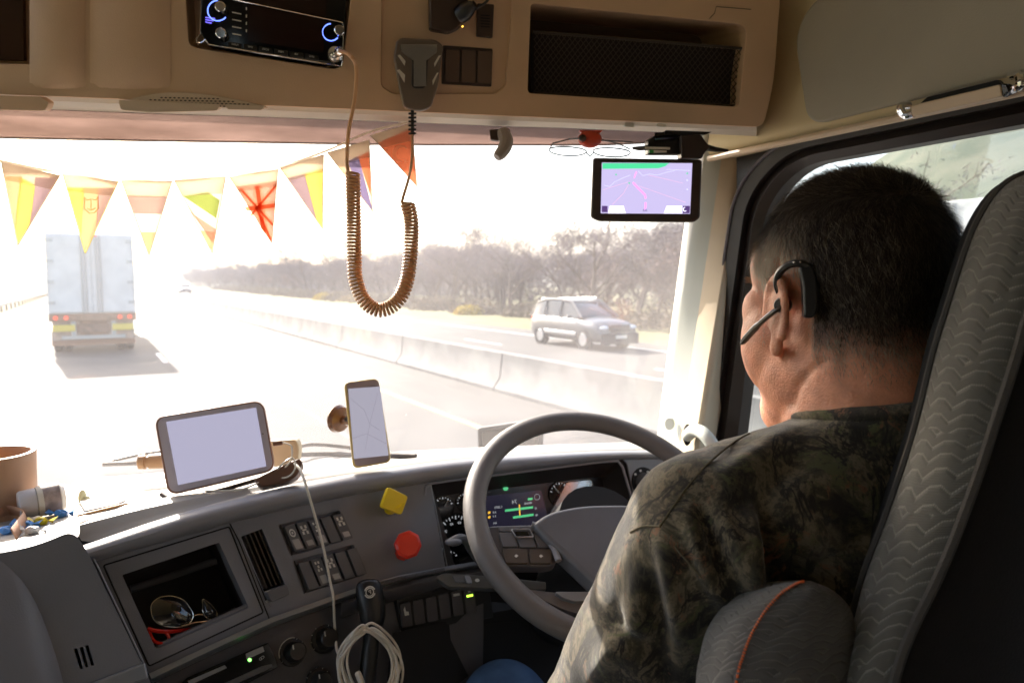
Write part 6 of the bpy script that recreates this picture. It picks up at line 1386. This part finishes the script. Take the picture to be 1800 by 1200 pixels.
# camouflage cloth
cm_ = bpy.data.materials.new('camouflage'); cm_.use_nodes = True; n = cm_.node_tree.nodes; l = cm_.node_tree.links; pb = n['Principled BSDF']; pb.inputs['Roughness'].default_value = .95; pb.inputs['Sheen Weight'].default_value = .6; pb.inputs['Sheen Roughness'].default_value = .35
tc = n.new('ShaderNodeTexCoord')
def nz_(sc, det, rough, dist, stretch=None, typ='n'):
    src = tc.outputs['Object']
    if stretch: mp = n.new('ShaderNodeMapping'); mp.inputs['Rotation'].default_value = stretch[1]; mp.inputs['Scale'].default_value = stretch[0]; l.new(src, mp.inputs[0]); src = mp.outputs[0]
    t = n.new('ShaderNodeTexNoise'); t.inputs['Scale'].default_value = sc; t.inputs['Detail'].default_value = det; t.inputs['Roughness'].default_value = rough; t.inputs['Distortion'].default_value = dist; l.new(src, t.inputs['Vector']); return t.outputs[0]
def ramp(src, pts):
    r = n.new('ShaderNodeValToRGB'); els = r.color_ramp.elements
    while len(els) < len(pts): els.new(.5)
    for e, (p, c) in zip(els, pts): e.position = p; e.color = (*c, 1)
    l.new(src, r.inputs[0]); return r.outputs[0]
def mixc(f, a, b_):
    m_ = n.new('ShaderNodeMixRGB'); l.new(f, m_.inputs[0])
    for k, v in ((1, a), (2, b_)):
        if isinstance(v, tuple): m_.inputs[k].default_value = (*v, 1)
        else: l.new(v, m_.inputs[k])
    return m_.outputs[0]
basec = ramp(nz_(15, 9, .72, .5), [(.40, (.012, .011, .009)), (.455, (.05, .042, .028)), (.50, (.16, .13, .085)), (.535, (.07, .06, .035)), (.60, (.014, .012, .010))])
green = ramp(nz_(20, 9, .78, .8, ((1, 1, 1.4), (0, 0, 0))), [(.56, (0, 0, 0)), (.6, (1, 1, 1))]); rust = ramp(nz_(26, 9, .8, 1.0, ((1.4, 1, 1), (.4, .9, .2))), [(.58, (0, 0, 0)), (.62, (1, 1, 1))])
twig = ramp(nz_(13, 6, .6, 1.6, ((1, 1, .4), (.5, .4, .2))), [(.475, (0, 0, 0)), (.49, (1, 1, 1)), (.51, (1, 1, 1)), (.53, (0, 0, 0))])
grassl = ramp(nz_(140, 4, .7, .6, ((1, 1, .15), (.7, .5, 0))), [(.56, (0, 0, 0)), (.62, (1, 1, 1))])
c1 = mixc(green, basec, (.085, .09, .04)); c1 = mixc(rust, c1, (.19, .09, .05)); c1 = mixc(grassl, c1, (.05, .045, .03)); c1 = mixc(twig, c1, (.018, .015, .012)); l.new(c1, pb.inputs['Base Color'])
wv = nz_(1400, 2, .5, 0); bu = n.new('ShaderNodeBump'); bu.inputs['Strength'].default_value = .5; bu.inputs['Distance'].default_value = .001; l.new(wv, bu.inputs['Height']); l.new(bu.outputs[0], pb.inputs['Normal'])
shirt = child(sme, 'shirt', cm_)
# collar ribbing round the neck opening
ctr = sum(edge_loop, Vector())/max(1, len(edge_loop)); near_ = [p for p in edge_loop if (p-cpo).length < .13]
ctr = sum(near_, Vector())/len(near_); near_.sort(key=lambda p: atan2((p-ctr).dot(LF), (p-ctr).dot(FW)))
smo = [sum((near_[(i+j) % len(near_)] for j in range(-5, 6)), Vector())/11 for i in range(0, len(near_), 4)]
mb = MB(); rows = []
for k in range(9):
    t = k/8; rows.append([p+(p-ctr).normalized()*(.0045*sin(pi*t)-.004*(1-t)+.003)+cpn*(.007-.014*t) for p in smo])
mb.grid(rows, True); co_ = mb.build('collar', cm_, man, smooth=80)
# shoulder seam
seam = [(1330, 752, .60), (1262, 800, .60), (1215, 850, .60), (1180, 900, .60), (1158, 925, .60)]
def onshirt(x, y):
    from mathutils.bvhtree import BVHTree
    global _bvh
    try: _bvh
    except NameError: _bvh = BVHTree.FromPolygons([v.co+Vector(man['_o']) for v in sme.vertices], [tuple(p.vertices) for p in sme.polygons])
    r = ray(x, y).normalized(); h = _bvh.ray_cast(CAM, r); return (h[0]+h[1]*.0004) if h[0] is not None else None
stm = mat('seam_thread', (.12, .10, .06), .9)
for pts in ([(1345, 748), (1318, 762), (1290, 778), (1245, 815), (1205, 860), (1180, 895), (1160, 925)], [(1160, 925), (1130, 925), (1108, 935)], [(1160, 925), (1190, 965), (1230, 1010), (1275, 1055)]):
    q = [onshirt(x, y) for x, y in pts]; q = [p for p in q if p is not None]
    if len(q) > 2:
        sp_ = spl(q, 8); mb = MB(); mb.tube(sp_, .0008, 5)
        mb.build('seam', stm, shirt.parent)
# jeans and shoes
b = MB(); b.ell(X(.34, .73, -.86), .165, .195, .13, **fr3)
for s in (1, -1): b.cap2(HP_[s], KN[s], .097, .075, 20); b.cap2(KN[s], AN[s]+UP*.05, .072, .056, 20)
jm_ = mat('denim', (.07, .15, .30), .9, bump=.8, bs=900, var=.25, vs=20); child(meta(b, 'jeans', .007, 5), 'jeans', jm_)
for s in (1, -1):
    b = MB(); b.ell(AN[s]+UP*-.05+FW*.07, .14, .05, .045, **fr3); b.build('shoe', M['black'], man)
# headset
es = H(-.006, .083, -.012); el1 = (LF*.84+FW*.54)
hs = thing('headset', H(-.01, .09, 0), 'black over ear headset with a long microphone boom on the left ear', 'headset')
EP = Pl(P(1405, 520, .655), Vector((-.25, -1, .05)), (1, -.25, 0))
mb = MB(); mb.slab(EP, rnd([(1404, 470), (1420, 461), (1432, 470), (1440, 500), (1439, 545), (1430, 560), (1413, 558), (1411, 500)], [8, 6, 8, 12, 12, 10, 6, 10], 4), .004, .014); mb.build('battery_pod', M['black'], hs, bevel=.004, seg=3)
mb = MB(); mb.tube(spl([P(1425, 470, .652), P(1408, 463, .652), P(1388, 465, .660), P(1370, 480, .672), P(1366, 500, .678), P(1372, 518, .680), P(1378, 535, .676)], 6), .0036, 8); mb.build('ear_hook', M['black'], hs)
mb = MB(); mb.lathe(P(1379, 536, .680), Vector((-.6, -.75, 0)), [(-.006, .005), (0, .0075), (.008, .0078), (.012, .006), (.012, .001)], 16); mb.build('earpiece', M['black'], hs)
mb = MB(); mb.tube(spl([P(1378, 538, .670), P(1360, 548, .676), P(1330, 574, .70), P(1303, 604, .725)], 6), [.0022]*6+[.0026]*6+[.0034]*5+[.003, .0015], 8); mb.build('boom', mat('boom', (.09, .075, .06), .25, metal=.4), hs)
for x, y in ((1396, 461), (1407, 461)): mb = MB(); mb.ell(P(x, y, .650), .0012, .0012, .001, n=8, m=6); mb.build('contact', M['chrome'], hs)
# ------------------------------------------------------------------ haze
hz = MB(); hz.prism([G(-120, -560, -6), G(-120, 440, -6), G(620, 440, -6), G(620, -560, -6)], UP*44)
hmat = bpy.data.materials.new('haze'); hmat.use_nodes = True; n = hmat.node_tree.nodes; n.remove(n['Principled BSDF']); pv = n.new('ShaderNodeVolumePrincipled')
pv.inputs['Color'].default_value = (.93, .93, .97, 1); pv.inputs['Density'].default_value = .0012; pv.inputs['Anisotropy'].default_value = 0.0
hmat.node_tree.links.new(pv.outputs[0], n['Material Output'].inputs['Volume'])
tag(hz.build('haze', hmat, smooth=0), kind='stuff')
